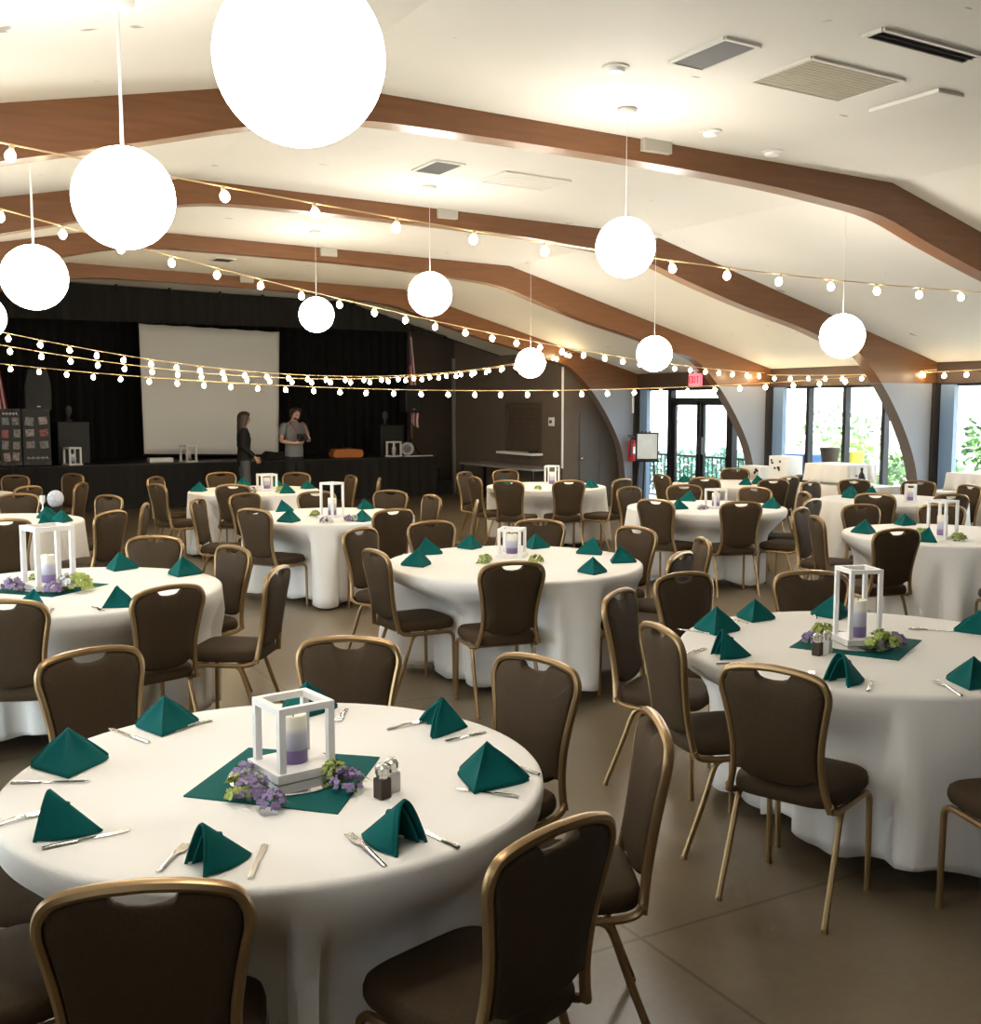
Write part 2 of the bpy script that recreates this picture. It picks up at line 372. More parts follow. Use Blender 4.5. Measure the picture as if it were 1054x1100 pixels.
M['gardenwall'] = pbr('garden_wall_render', (.72, .71, .68), .9)

def mk_candle():
    m, t, b = nt('ombre_wax')
    tc = t.nodes.new('ShaderNodeTexCoord'); s = t.nodes.new('ShaderNodeSeparateXYZ'); r = t.nodes.new('ShaderNodeValToRGB')
    t.links.new(tc.outputs['Generated'], s.inputs[0]); t.links.new(s.outputs['Z'], r.inputs['Fac']); t.links.new(r.outputs['Color'], b.inputs['Base Color'])
    e = r.color_ramp.elements
    e[0].position = 0; e[0].color = (.17, .115, .27, 1); e[1].position = 1; e[1].color = (.82, .77, .62, 1)
    for p, c in ((.27, (.19, .13, .29)), (.30, (.36, .35, .45)), (.62, (.52, .50, .58)), (.75, (.78, .74, .64))):
        q = e.new(p); q.color = (*c, 1)
    b.inputs['Roughness'].default_value = .45; b.inputs['Subsurface Weight'].default_value = .0
    return m
M['candle'] = mk_candle()
def mk_wood():
    m, t, b = nt('laminated_beam_wood')
    tc = t.nodes.new('ShaderNodeTexCoord'); mp = t.nodes.new('ShaderNodeMapping'); mp.inputs['Scale'].default_value = (1.2, 6, 14)
    n = t.nodes.new('ShaderNodeTexNoise'); n.inputs['Scale'].default_value = 2.2; n.inputs['Detail'].default_value = 6
    r = t.nodes.new('ShaderNodeValToRGB'); e = r.color_ramp.elements
    e[0].position = .25; e[0].color = (.125, .050, .017, 1); e[1].position = .75; e[1].color = (.175, .074, .027, 1)
    t.links.new(tc.outputs['Object'], mp.inputs['Vector']); t.links.new(mp.outputs['Vector'], n.inputs['Vector'])
    t.links.new(n.outputs['Fac'], r.inputs['Fac']); t.links.new(r.outputs['Color'], b.inputs['Base Color'])
    b.inputs['Roughness'].default_value = .34
    return m
M['beam'] = mk_wood()
def mk_floor():
    m, t, b = nt('polished_concrete')
    tc = t.nodes.new('ShaderNodeTexCoord')
    n = t.nodes.new('ShaderNodeTexNoise'); n.inputs['Scale'].default_value = .8; n.inputs['Detail'].default_value = 8; n.inputs['Roughness'].default_value = .6
    r = t.nodes.new('ShaderNodeValToRGB'); e = r.color_ramp.elements
    e[0].position = .3; e[0].color = (.15, .112, .066, 1); e[1].position = .72; e[1].color = (.245, .19, .122, 1)
    t.links.new(tc.outputs['Object'], n.inputs['Vector']); t.links.new(n.outputs['Fac'], r.inputs['Fac'])
    n3 = t.nodes.new('ShaderNodeTexNoise'); n3.inputs['Scale'].default_value = 40; n3.inputs['Detail'].default_value = 3
    t.links.new(tc.outputs['Object'], n3.inputs['Vector'])
    mx = t.nodes.new('ShaderNodeMixRGB'); mx.blend_type = 'MULTIPLY'; mx.inputs['Fac'].default_value = .35
    t.links.new(r.outputs['Color'], mx.inputs[1]); t.links.new(n3.outputs['Color'], mx.inputs[2])
    # saw-cut joints: a grid of thin dark lines
    br = t.nodes.new('ShaderNodeTexBrick'); br.offset = 0; br.inputs['Scale'].default_value = 1; br.inputs['Brick Width'].default_value = 3.07; br.inputs['Row Height'].default_value = 3.07
    br.inputs['Mortar Size'].default_value = .008; br.inputs['Color1'].default_value = (1, 1, 1, 1); br.inputs['Color2'].default_value = (1, 1, 1, 1); br.inputs['Mortar'].default_value = (.55, .52, .5, 1)
    mp = t.nodes.new('ShaderNodeMapping'); mp.inputs['Location'].default_value = (.9, .25, 0)
    t.links.new(tc.outputs['Object'], mp.inputs['Vector']); t.links.new(mp.outputs['Vector'], br.inputs['Vector'])
    m2 = t.nodes.new('ShaderNodeMixRGB'); m2.blend_type = 'MULTIPLY'; m2.inputs['Fac'].default_value = 1
    t.links.new(mx.outputs['Color'], m2.inputs[1]); t.links.new(br.outputs['Color'], m2.inputs[2])
    t.links.new(m2.outputs['Color'], b.inputs['Base Color'])
    rr = t.nodes.new('ShaderNodeMapRange'); rr.inputs['To Min'].default_value = .22; rr.inputs['To Max'].default_value = .42
    t.links.new(n.outputs['Fac'], rr.inputs['Value']); t.links.new(rr.outputs['Result'], b.inputs['Roughness'])
    return m
M['floor'] = mk_floor()
def mk_ceiling():
    m, t, b = nt('cream_ceiling')
    tc = t.nodes.new('ShaderNodeTexCoord')
    n = t.nodes.new('ShaderNodeTexNoise'); n.inputs['Scale'].default_value = .5; n.inputs['Detail'].default_value = 3
    r = t.nodes.new('ShaderNodeValToRGB'); e = r.color_ramp.elements
    e[0].position = .3; e[0].color = (.60, .575, .52, 1); e[1].position = .7; e[1].color = (.66, .635, .58, 1)
    t.links.new(tc.outputs['Object'], n.inputs['Vector']); t.links.new(n.outputs['Fac'], r.inputs['Fac'])
    # plaster blemishes: short streaks
    mp = t.nodes.new('ShaderNodeMapping'); mp.inputs['Scale'].default_value = (1.0, 2.6, 1)
    v = t.nodes.new('ShaderNodeTexNoise'); v.inputs['Scale'].default_value = 3.1; v.inputs['Detail'].default_value = 2
    r2 = t.nodes.new('ShaderNodeValToRGB'); e = r2.color_ramp.elements
    e[0].position = .735; e[0].color = (1, 1, 1, 1); e[1].position = .76; e[1].color = (.45, .43, .4, 1)
    t.links.new(tc.outputs['Object'], mp.inputs['Vector']); t.links.new(mp.outputs['Vector'], v.inputs['Vector']); t.links.new(v.outputs['Fac'], r2.inputs['Fac'])
    mx = t.nodes.new('ShaderNodeMixRGB'); mx.blend_type = 'MULTIPLY'; mx.inputs['Fac'].default_value = 1
    t.links.new(r.outputs['Color'], mx.inputs[1]); t.links.new(r2.outputs['Color'], mx.inputs[2]); t.links.new(mx.outputs['Color'], b.inputs['Base Color'])
    b.inputs['Roughness'].default_value = .7
    return m
M['ceiling'] = mk_ceiling()
def mk_pane():
    m = bpy.data.materials.new('window_glass'); m.use_nodes = True; t = m.node_tree; t.nodes.clear()
    o = t.nodes.new('ShaderNodeOutputMaterial'); mx = t.nodes.new('ShaderNodeMixShader'); tr = t.nodes.new('ShaderNodeBsdfTransparent'); g = t.nodes.new('ShaderNodeBsdfGlossy')
    tr.inputs['Color'].default_value = (.93, .97, .97, 1); g.inputs['Roughness'].default_value = .02
    mx.inputs['Fac'].default_value = .06
    t.links.new(tr.outputs[0], mx.inputs[1]); t.links.new(g.outputs[0], mx.inputs[2]); t.links.new(mx.outputs[0], o.inputs[0])
    return m
M['pane'] = mk_pane()

# ------------------------------------------------------------------ mesh building
class MB:
    def __init__(s): s.v = []; s.f = []; s.mi = []; s.m = 0
    def add(s, vs, fs):
        b = len(s.v); s.v += [tuple(v) for v in vs]; s.f += [tuple(b+i for i in f) for f in fs]; s.mi += [s.m]*len(fs)
        return b
    def box(s, c, d, rz=0., rot=None):
        hx, hy, hz = d[0]/2, d[1]/2, d[2]/2
        vs = [Vector((x, y, z)) for x in (-hx, hx) for y in (-hy, hy) for z in (-hz, hz)]
        R = rot or Matrix.Rotation(rz, 3, 'Z')
        s.add([R@v+Vector(c) for v in vs], [(0, 1, 3, 2), (4, 6, 7, 5), (0, 4, 5, 1), (2, 3, 7, 6), (0, 2, 6, 4), (1, 5, 7, 3)]); return s
    def b2(s, lo, hi): return s.box([(a+b)/2 for a, b in zip(lo, hi)], [b-a for a, b in zip(lo, hi)])
    def tube(s, pts, r, n=8, r2=None, closed=False, up=None, cap=True, taper=None):
        pts = [Vector(p) for p in pts]; N = len(pts); r2 = r2 or r
        up = Vector(up) if up else None; ring = []; prev = None
        for i, p in enumerate(pts):
            if closed: t = (pts[(i+1) % N]-pts[i-1])
            else: t = (pts[min(i+1, N-1)]-pts[max(i-1, 0)])
            t.normalize()
            if up is not None: a = up-t*up.dot(t)
            elif prev is None: 
                a = Vector((0, 0, 1)) if abs(t.z) < .9 else Vector((0, 1, 0)); a = a-t*a.dot(t)
            else: a = prev-t*prev.dot(t)
            a.normalize(); prev = a; bb = t.cross(a)
            k = taper[i] if taper else 1.
            ring.append([p+(a*math.cos(2*PI*j/n)*r*k+bb*math.sin(2*PI*j/n)*r2*k) for j in range(n)])
        vs = [v for q in ring for v in q]; fs = []
        for i in range(N if closed else N-1):
            k = (i+1) % N
            for j in range(n): fs.append((i*n+j, i*n+(j+1) % n, k*n+(j+1) % n, k*n+j))
        if cap and not closed: fs += [tuple(range(n-1, -1, -1)), tuple((N-1)*n+j for j in range(n))]
        s.add(vs, fs); return s
    def lathe(s, prof, c=(0, 0, 0), n=20, sx=1., sy=1.):
        vs = []; fs = []; K = len(prof)
        for r, z in prof:
            for j in range(n): a = 2*PI*j/n; vs.append((c[0]+r*sx*math.cos(a), c[1]+r*sy*math.sin(a), c[2]+z))
        for i in range(K-1):
            for j in range(n): fs.append((i*n+j, i*n+(j+1) % n, (i+1)*n+(j+1) % n, (i+1)*n+j))
        if prof[0][0] > 1e-6: fs.append(tuple(range(n-1, -1, -1)))
        if prof[-1][0] > 1e-6: fs.append(tuple((K-1)*n+j for j in range(n)))
        s.add(vs, fs); return s
    def prism(s, poly, axis, a, b):
        # poly: 2D points; extruded along axis (0 x,1 y,2 z) from a to b
        def P(u, v, w):
            return {0: (w, u, v), 1: (u, w, v), 2: (u, v, w)}[axis]
        n = len(poly); vs = [P(u, v, a) for u, v in poly]+[P(u, v, b) for u, v in poly]
        fs = [tuple(range(n-1, -1, -1)), tuple(range(n, 2*n))]+[(i, (i+1) % n, n+(i+1) % n, n+i) for i in range(n)]
        s.add(vs, fs); return s
    def ball(s, c, r, n=10, k=6, sx=1, sy=1, sz=1):
        return s.lathe([(max(1e-7, r*math.sin(PI*i/k)), -r*math.cos(PI*i/k)*sz) for i in range(k+1)], c, n, sx, sy)
    def mesh(s, name, mats, smooth=40):
        me = bpy.data.meshes.new(name); me.from_pydata(s.v, [], s.f)
        for m in (mats if isinstance(mats, (list, tuple)) else [mats]): me.materials.append(m)
        for p, i in zip(me.polygons, s.mi): p.material_index = i
        bm = bmesh.new(); bm.from_mesh(me); bmesh.ops.remove_doubles(bm, verts=bm.verts, dist=1e-6); bmesh.ops.recalc_face_normals(bm, faces=bm.faces)
        if smooth:
            for f in bm.faces: f.smooth = True
            for e in bm.edges:
                if len(e.link_faces) == 2 and e.calc_face_angle(0) > math.radians(smooth): e.smooth = False
        bm.to_mesh(me); bm.free(); me.update()
        return me
    def obj(s, name, mats, parent=None, smooth=40, loc=None):
        o = bpy.data.objects.new(name, s.mesh(name, mats, smooth)); COL.objects.link(o)
        if parent: o.parent = parent
        if loc: o.location = loc
        return o
def empty(name, loc, rz=0., label=None, cat=None, group=None):
    o = bpy.data.objects.new(name, None); COL.objects.link(o); o.location = loc; o.rotation_euler = (0, 0, rz); o.empty_display_size = .1
    if label: tag(o, label, cat, group)
    return o
def tag(o, label, cat, group=None):
    o['label'] = label; o['category'] = cat
    if group: o['group'] = group
    return o
def struct(o): o['kind'] = 'structure'; return o
def bevel(o, w, seg=2, ang=40):
    m = o.modifiers.new('bevel', 'BEVEL'); m.width = w; m.segments = seg; m.limit_method = 'ANGLE'; m.angle_limit = math.radians(ang); return o
def dup(root):
    r = root.copy(); COL.objects.link(r)
    for ch in root.children:
        c = ch.copy(); COL.objects.link(c); c.parent = r
        for g in ch.children:
            d = g.copy(); COL.objects.link(d); d.parent = c
    return r
def spline(P, per=6):
    P = [Vector(p) for p in P]; out = []
    for i in range(len(P)-1):
        p0 = P[max(i-1, 0)]; p1 = P[i]; p2 = P[i+1]; p3 = P[min(i+2, len(P)-1)]
        for k in range(per):
            t = k/per; t2 = t*t; t3 = t2*t
            out.append(.5*((2*p1)+(p2-p0)*t+(2*p0-5*p1+4*p2-p3)*t2+(3*p1-p0-3*p2+p3)*t3))
    out.append(P[-1]); return out

# ------------------------------------------------------------------ camera
cd = bpy.data.cameras.new('camera'); cam = bpy.data.objects.new('camera', cd); COL.objects.link(cam); sc.camera = cam
F_PX, PITCH, YAW = 1169., math.radians(5.683), math.radians(29.372)
cd.sensor_fit = 'VERTICAL'; cd.sensor_height = 24.; cd.lens = F_PX/1100.*24.; cd.clip_start = .05; cd.clip_end = 300
cam.location = (0, 0, 1.8); cam.rotation_euler = (PI/2-PITCH, 0, -YAW)

# ------------------------------------------------------------------ the hall
XL, XR, YF, YB = -2.3, 11.7, -3.2, 21.4
def CZ(x):
    if x < 2.3: return 3.64-(2.3-x)*.20
    if x <= 7.1: return 3.64-(x-2.3)*.0208
    return 3.54-(x-7.1)*.2737
struct(MB().b2((XL-.2, YF-.2, -.2), (XR+.2, YB+.2, 0)).obj('floor', M['floor'], smooth=0))
prof = [(XL-.3, CZ(XL-.3)), (2.3, 3.64), (7.1, 3.54), (XR+.9, CZ(XR+.9))]
struct(MB().prism(prof+[(x, z+.25) for x, z in reversed(prof)], 1, YF-.2, 17.75).obj('ceiling', M['ceiling'], smooth=0))
struct(MB().b2((XL-.3, 17.75, 4.0), (XR+.9, YB+.2, 4.2)).obj('ceiling_stage', M['black'], smooth=0))
struct(MB().prism(prof+[(XR+.9, 4.2), (XL-.3, 4.2)], 1, 17.751, 17.83).obj('wall_over_stage', M['black'], smooth=0))
struct(MB().b2((XL-.12, 17.83, 2.36), (XL+.12, YB, 4.0)).b2((XR-.12, 17.83, 2.36), (XR+.12, YB, 4.0)).obj('wall_stage_sides', M['brownwall'], smooth=0))

BEAMS = [0.02, 3.07, 6.13, 9.2, 12.12, 15.36]; TH = .16
def under_edge():
    """under edge of a bent as (x, z), from the left foot over the crown to the right foot"""
    foot = [(6.10, 1.80), (6.36, 1.42), (6.54, 1.05), (6.62, .68), (6.66, .3), (6.66, 0)]
    L = [(4.7-a, z) for a, z in reversed(foot)]+[(-1.18, 2.22), (-.75, 2.52)]
    dep = [(-.2, .33), (.6, .285), (1.3, .25), (1.9, .215), (2.5, .18), (3.3, .155), (4.7, .15), (5.7, .17), (6.4, .21), (7.0, .27), (7.6, .315), (8.4, .32), (9.2, .29), (9.7, .30)]
    Mid = [(x, CZ(x)-d) for x, d in dep]
    Rr = [(10.15, 2.42), (10.52, 2.12)]+[(4.7+a, z) for a, z in foot]
    cv = spline([(x, 0, z) for x, z in L+Mid+Rr], 4)
    return [(p.x, p.z) for p in cv]
UE = under_edge()
for i, y in enumerate(BEAMS):
    if i < 2: continue
    ZS = 2.05
    lo = [k for k, p in enumerate(UE) if p[1] >= ZS]; k0, k1 = lo[0], lo[-1]
    def cut(a_, b_): t = (ZS-a_[1])/(b_[1]-a_[1]); return (a_[0]+t*(b_[0]-a_[0]), ZS)
    cl, cr = cut(UE[k0-1], UE[k0]), cut(UE[k1], UE[k1+1])
    tops = [(XR, CZ(XR)+.03), (7.1, 3.57), (2.3, 3.67), (XL, CZ(XL)+.03)]
    o = struct(MB().prism([(XL, ZS), cl]+UE[k0:k1+1]+[cr, (XR, ZS)]+tops, 1, y, y+TH).obj('beam', M['beam'], smooth=25))
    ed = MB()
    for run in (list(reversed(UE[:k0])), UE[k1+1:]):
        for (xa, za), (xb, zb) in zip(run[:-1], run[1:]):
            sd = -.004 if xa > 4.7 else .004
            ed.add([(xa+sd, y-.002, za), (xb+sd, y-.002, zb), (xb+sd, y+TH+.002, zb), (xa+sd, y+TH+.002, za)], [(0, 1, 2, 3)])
    ed.obj('edge_strip', M['edge'], o, smooth=60)  # thin sheet giving the foot's inner edge its darker brown-grey tone
    MB().prism([cl]+list(reversed(UE[:k0]))+[(XL, 0), (XL, ZS)], 1, y+.003, y+TH-.003).prism([cr]+UE[k1+1:]+[(XR, 0), (XR, ZS)], 1, y+.003, y+TH-.003).obj('beam_foot', M['pale'], o, smooth=25)
for b, (x, z, w, h) in enumerate([(4.74, 3.56, .24, .105), (4.71, 3.555, .2, .10), (4.66, 3.545, .2, .10), (4.67, 3.555, .2, .10)]):
    o = MB().box((x, BEAMS[2+b]-.02, z), (w, .05, h)).obj('junction_box', M['boxgrey'], smooth=0); bevel(o, .006)
    tag(o, ['grey junction box on the beam above the widest vents', 'grey junction box on the second beam, by the closer pale diffuser',
            'small grey junction box on the third beam', 'small grey junction box on the beam in front of the black valance'][b], 'box')

# ---- window wall on the right, bay by bay
def bay(y0, y1, mull, n, side=1, door=False):
    """glazing between two bents; y0 < y1"""
    X = XR if side > 0 else XL
    sgn = side
    fr = MB()
    def post(y, w=.06, z0=.08, z1=2.04, d=.10): fr.box((X+sgn*.02, y, (z0+z1)/2), (d, w, z1-z0))
    fr.box((X+sgn*.02, (y0+y1)/2, .06), (.14, y1-y0, .12)); fr.box((X+sgn*.02, (y0+y1)/2, 2.045), (.12, y1-y0, .05))
    post(y0+.03); post(y1-.03)
    for m in mull: post(m)
    o = struct(fr.obj('window_%d' % n, M['darkmetal'], smooth=0))
    g = MB().b2((X+sgn*.03-.006, y0+.02, .1), (X+sgn*.03+.006, y1-.02, 2.03)).obj('window_pane', M['pane'], o, smooth=0)
    return o
hdr = MB()
for a, b in zip(BEAMS[:-1], BEAMS[1:]): hdr.b2((XR-.12, a+TH, 2.05), (XR+.12, b, 2.36))
hdr.b2((XR-.12, BEAMS[-1]+TH, 0), (XR+.12, YB, 2.36)); hdr.b2((XR-.12, YF, 0), (XR+.12, BEAMS[0], 2.36))
struct(hdr.obj('wall_right', M['header'], smooth=0))
hl = MB()
for a, b in zip(BEAMS[:-1], BEAMS[1:]): hl.b2((XL-.12, a+TH, 2.05), (XL+.12, b, 2.36))
hl.b2((XL-.12, BEAMS[-1]+TH, 0), (XL+.12, YB, 2.36)); hl.b2((XL-.12, YF, 0), (XL+.12, BEAMS[1], 2.05)); hl.b2((XL-.12, BEAMS[-2]+TH, 0), (XL+.12, BEAMS[-1], 2.05))
struct(hl.obj('wall_left', M['hatch'], smooth=0))
bay(9.2+TH, 12.12, [11.451, 10.767, 10.094], 1)
bay(6.13+TH, 9.2, [8.45, 7.75, 7.05], 2)
bay(3.07+TH, 6.13, [5.4, 4.7, 4.0], 3)
bay(3.07+TH, 6.13, [5.4, 4.7, 4.0], 4, -1)
bay(6.13+TH, 9.2, [8.45, 7.75, 7.05], 5, -1)
bay(9.2+TH, 12.12, [11.4, 10.7, 10.1], 6, -1)
struct(MB().b2((XR-.12, BEAMS[0]+TH, 0), (XR+.12, 3.07, 2.05)).obj('wall_right_end', M['brownwall'], smooth=0))
# dark trim and jamb (blue-grey paints in sky reflection) at each bay's far end
for n, y in enumerate((9.2, 12.12, 15.36)):
    struct(MB().b2((11.50, y-.035, 0), (11.715, y+.002, 2.06)).obj('trim_%d' % (n+1), M['trimdark'], smooth=0))
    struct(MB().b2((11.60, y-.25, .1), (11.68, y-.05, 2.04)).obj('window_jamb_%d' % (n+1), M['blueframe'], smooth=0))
# glass double door with side lights between the third and fourth bent
dj = MB(); Xd = XR+.02; ya, yb = 12.12+TH, 15.36
for y, w in ((ya+.03, .06), (13.06, .09), (14.58, .09), (yb-.03, .06)): dj.box((Xd, y, 1.03), (.11, w, 2.04))
dj.box((Xd, (ya+yb)/2, 2.045), (.12, yb-ya, .05)); dj.box((Xd, (ya+yb)/2, .04), (.12, yb-ya, .08))
dj.box((Xd, 13.82, 1.86), (.12, 1.44, .075))
dj.box((Xd, 12.7, .5), (.05, .7, .04)); 
dj = struct(dj.obj('door_1', M['darkmetal'], smooth=0))
MB().b2((Xd-.005, ya, .08), (Xd+.005, 13.03, 2.02)).obj('side_light', M['pane'], dj, smooth=0)
MB().b2((Xd-.005, 14.6, .08), (Xd+.005, yb, 2.02)).obj('side_light', M['pane'], dj, smooth=0)
MB().b2((Xd-.005, 13.1, 1.9), (Xd+.005, 14.54, 2.02)).obj('transom_pane', M['pane'], dj, smooth=0)
for k, (a, b) in enumerate(((13.11, 13.81), (13.83, 14.53))):
    L = MB()
    for y in (a+.04, b-.04): L.box((Xd, y, .95), (.05, .075, 1.74))
    for z, h in ((.13, .1), (1.80, .05)): L.box((Xd, (a+b)/2, z), (.05, b-a, h))
    L = L.obj('door_leaf', M['darkmetal'], dj, smooth=0)
    MB().b2((Xd-.004, a+.06, .17), (Xd+.004, b-.06, 1.78)).obj('door_pane', M['pane'], L, smooth=0)
    if k == 0: MB().box((Xd-.06, b-.06, 1.12), (.07, .10, .28)).obj('door_handle', M['blackplastic'], L, smooth=0)
# back wall, front wall, kitchen corner
def wall_poly(name, y0, y1, x0, x1, mat):
    xs = [x for x in (x0, 2.3, 7.1, x1) if x0 <= x <= x1]; xs = sorted(set(xs))
    return struct(MB().prism([(x0, 0), (x1, 0)]+([(x, CZ(x)+.06) for x in reversed(xs)] if y0 < 17 else [(x1, 4.05), (x0, 4.05)]), 1, y0, y1).obj(name, mat, smooth=0))
wall_poly('wall_back', YB, YB+.2, XL, XR, M['brownwall'])
wall_poly('wall_front', YF-.2, YF, XL, XR, M['blackskirt'])
KX = 10.2
struct(MB().b2((KX, 15.62, 0), (KX+.12, 17.42, 2.72)).obj('wall_kitchen_side', M['brownwall'], smooth=0))
kw = MB(); kw.b2((KX, 17.42, 0), (KX+.12, 19.6, 4.0))
struct(kw.obj('wall_kitchen_stage_end', M['brownwall'], smooth=0))
kf = MB(); kf.b2((KX, 15.60, 0), (10.50, 15.72, 2.66)).b2((11.40, 15.60, 0), (11.6, 15.72, 2.4)).b2((10.50, 15.60, 1.76), (11.40, 15.72, 2.44))
struct(kf.obj('wall_kitchen_front', M['brownwall'], smooth=0))
kd = struct(MB().b2((10.50, 15.63, 0), (11.40, 15.68, 1.76)).obj('door_2', M['doordark'], smooth=0))
MB().b2((10.56, 15.62, .15), (10.9, 15.635, .8)).b2((10.98, 15.62, .15), (11.34, 15.635, .8)).b2((10.56, 15.62, .92), (10.9, 15.635, 1.66)).b2((10.98, 15.62, .92), (11.34, 15.635, 1.66)).obj('door_panel', M['doordark'], kd, smooth=0)
MB().ball((10.58, 15.59, .86), .03).obj('door_knob', M['chrome'], kd)
struct(MB().b2((KX-.03, 19.56, 0), (KX+.14, 19.66, 2.7)).obj('trim_4', M['counter'], smooth=0))
struct(MB().b2((KX-.028, 15.585, .70), (KX+.0, 15.615, 2.42)).obj('trim_5', M['white_wood'], smooth=0))
# serving hatch with roller shutter and sill
h = empty('serving_hatch', (KX, 16.9, .9), 0, 'closed brown serving hatch with a pale sill in the kitchen wall', 'hatch')
sh = MB()
for k in range(9): sh.b2((-.03, -.56, .06+k*.088), (-.012, .52, .06+k*.088+.08))
sh.obj('shutter', M['hatch'], h, smooth=0)
MB().b2((-.05, -.62, .02), (-.002, -.56, .88)).b2((-.05, .52, .02), (-.002, .58, .88)).b2((-.05, -.62, .86), (-.002, .58, .92)).obj('hatch_frame', M['hatch'], h, smooth=0)
MB().b2((-.22, -.66, -.01), (-.002, .62, .03)).obj('sill', M['white_wood'], h, smooth=0)
MB().box((-.12, -.52, .06), (.12, .12, .06)).obj('latch', M['blackplastic'], h, smooth=0)
c = empty('side_counter', (9.9, 17.0, 0), 0, 'long grey-topped side table under the serving hatch', 'table')
MB().b2((-.28, -1.35, .66), (.28, 1.3, .70)).obj('counter_top', M['counter'], c, smooth=0)
for x in (-.24, .24):
    for y in (-1.3, 1.25): MB().b2((x-.02, y-.02, 0), (x+.02, y+.02, .66)).obj('leg', M['darkmetal'], c, smooth=0)
# thermostat, exit sign, extinguisher, strip light
t = empty('wall_switch', (KX, 15.95, 1.49), 0, 'small white thermostat plate on the brown kitchen wall', 'thermostat')
MB().box((-.012, 0, 0), (.024, .16, .15)).obj('cover_plate', M['whiteplastic'], t, smooth=0)
MB().box((-.03, 0, 0), (.02, .06, .05)).obj('dial', M['ventdark'], t, smooth=0)
ex = empty('exit_sign', (11.5, 13.72, 2.20), 0, 'lit pink EXIT sign above the glass double door', 'sign')
MB().b2((-.03, -.135, -.115), (.03, .135, .085)).obj('sign_box', M['pink'], ex, smooth=0)
MB().b2((-.02, -.02, .085), (.02, .02, .18)).obj('bracket', M['whiteplastic'], ex, smooth=0)
def letters(txt, w, hgt, t):
    """block capitals as strokes in local (u to the viewer's right, v up)"""
    G = {'E': [(0, 0, 0, 1), (0, 1, 1, 1), (0, .5, .8, .5), (0, 0, 1, 0)], 'X': [(0, 0, 1, 1), (0, 1, 1, 0)], 'I': [(.5, 0, .5, 1)], 'T': [(0, 1, 1, 1), (.5, 0, .5, 1)]}
    out = []; n = len(txt); cw = w/n
    for i, ch in enumerate(txt):
        for a, b, c2, d in G[ch]:
            x0 = -w/2+i*cw+cw*.14; s = cw*.66
            out.append((x0+a*s, b*hgt, x0+c2*s, d*hgt))
    return out
lm = MB()
for u0, v0, u1, v1 in letters('EXIT', .24, .10, .02):
    L = math.hypot(u1-u0, v1-v0); a = math.atan2(v1-v0, u1-u0)
    # the sign faces -x; the viewer's right is -y
    lm.box((-.034, -(u0+u1)/2, -.065+(v0+v1)/2), (.008, L+.012, .016), rot=Matrix.Rotation(-a, 3, 'X'))
lm.obj('lettering', M['exitletter'], ex, smooth=0)
e = empty('fire_extinguisher', (11.42, 15.27, .80), 0, 'red fire extinguisher hanging beside the curved post', 'fire extinguisher')
MB().lathe([(.02, 0), (.07, .01), (.075, .03), (.075, .30), (.06, .35), (.025, .38)], n=16).obj('cylinder', M['red'], e)
MB().lathe([(.022, .38), (.022, .43)], n=10).box((-.03, 0, .45), (.13, .02, .02)).box((-.03, 0, .42), (.1, .02, .015)).obj('valve', M['blackplastic'], e, smooth=0)
MB().tube(spline([(.02, -.03, .43), (-.08, -.07, .40), (-.09, -.06, .2), (-.07, -.03, .08)]), .012, 6).obj('hose', M['blackplastic'], e)
MB().box((0, -.077, .2), (.08, .006, .12)).obj('instruction_label', M['whiteplastic'], e, smooth=0)
o = MB().box((11.47, 15.335, 1.80), (.03, .04, .33)).obj('wall_sconce_strip', M['whiteplastic'], smooth=0); bevel(o, .008); tag(o, 'thin white upright strip on the pale post above the fire extinguisher', 'strip')
# easel with framed notice by the glass door
ea = empty('easel', (11.1, 14.45, 0), math.radians(-30), 'dark easel holding a pale framed notice before the glass door', 'easel')
for sx in (-1, 1): MB().tube([(sx*.2, -.12, 0), (sx*.07, .10, 1.35)], .014, 8).obj('leg', M['darkmetal'], ea)
MB().tube([(0, .45, 0), (0, .10, 1.35)], .014, 8).obj('leg', M['darkmetal'], ea)
MB().b2((-.20, -.07, .84), (.20, -.0, .87)).obj('ledge', M['darkmetal'], ea, smooth=0)
nb = empty('framed_notice', (11.1, 14.45, 0), math.radians(-30), 'pale framed notice standing on the easel by the door', 'notice board')
MB().b2((-.17, -.07, .875), (.17, -.045, 1.31)).obj('sheet', M['poster'], nb, smooth=0)
MB().b2((-.19, -.075, .872), (-.165, -.03, 1.33)).b2((.165, -.075, .872), (.19, -.03, 1.33)).b2((-.19, -.075, 1.305), (.19, -.03, 1.33)).b2((-.19, -.075, .872), (.19, -.03, .895)).obj('frame', M['darkmetal'], nb, smooth=0)

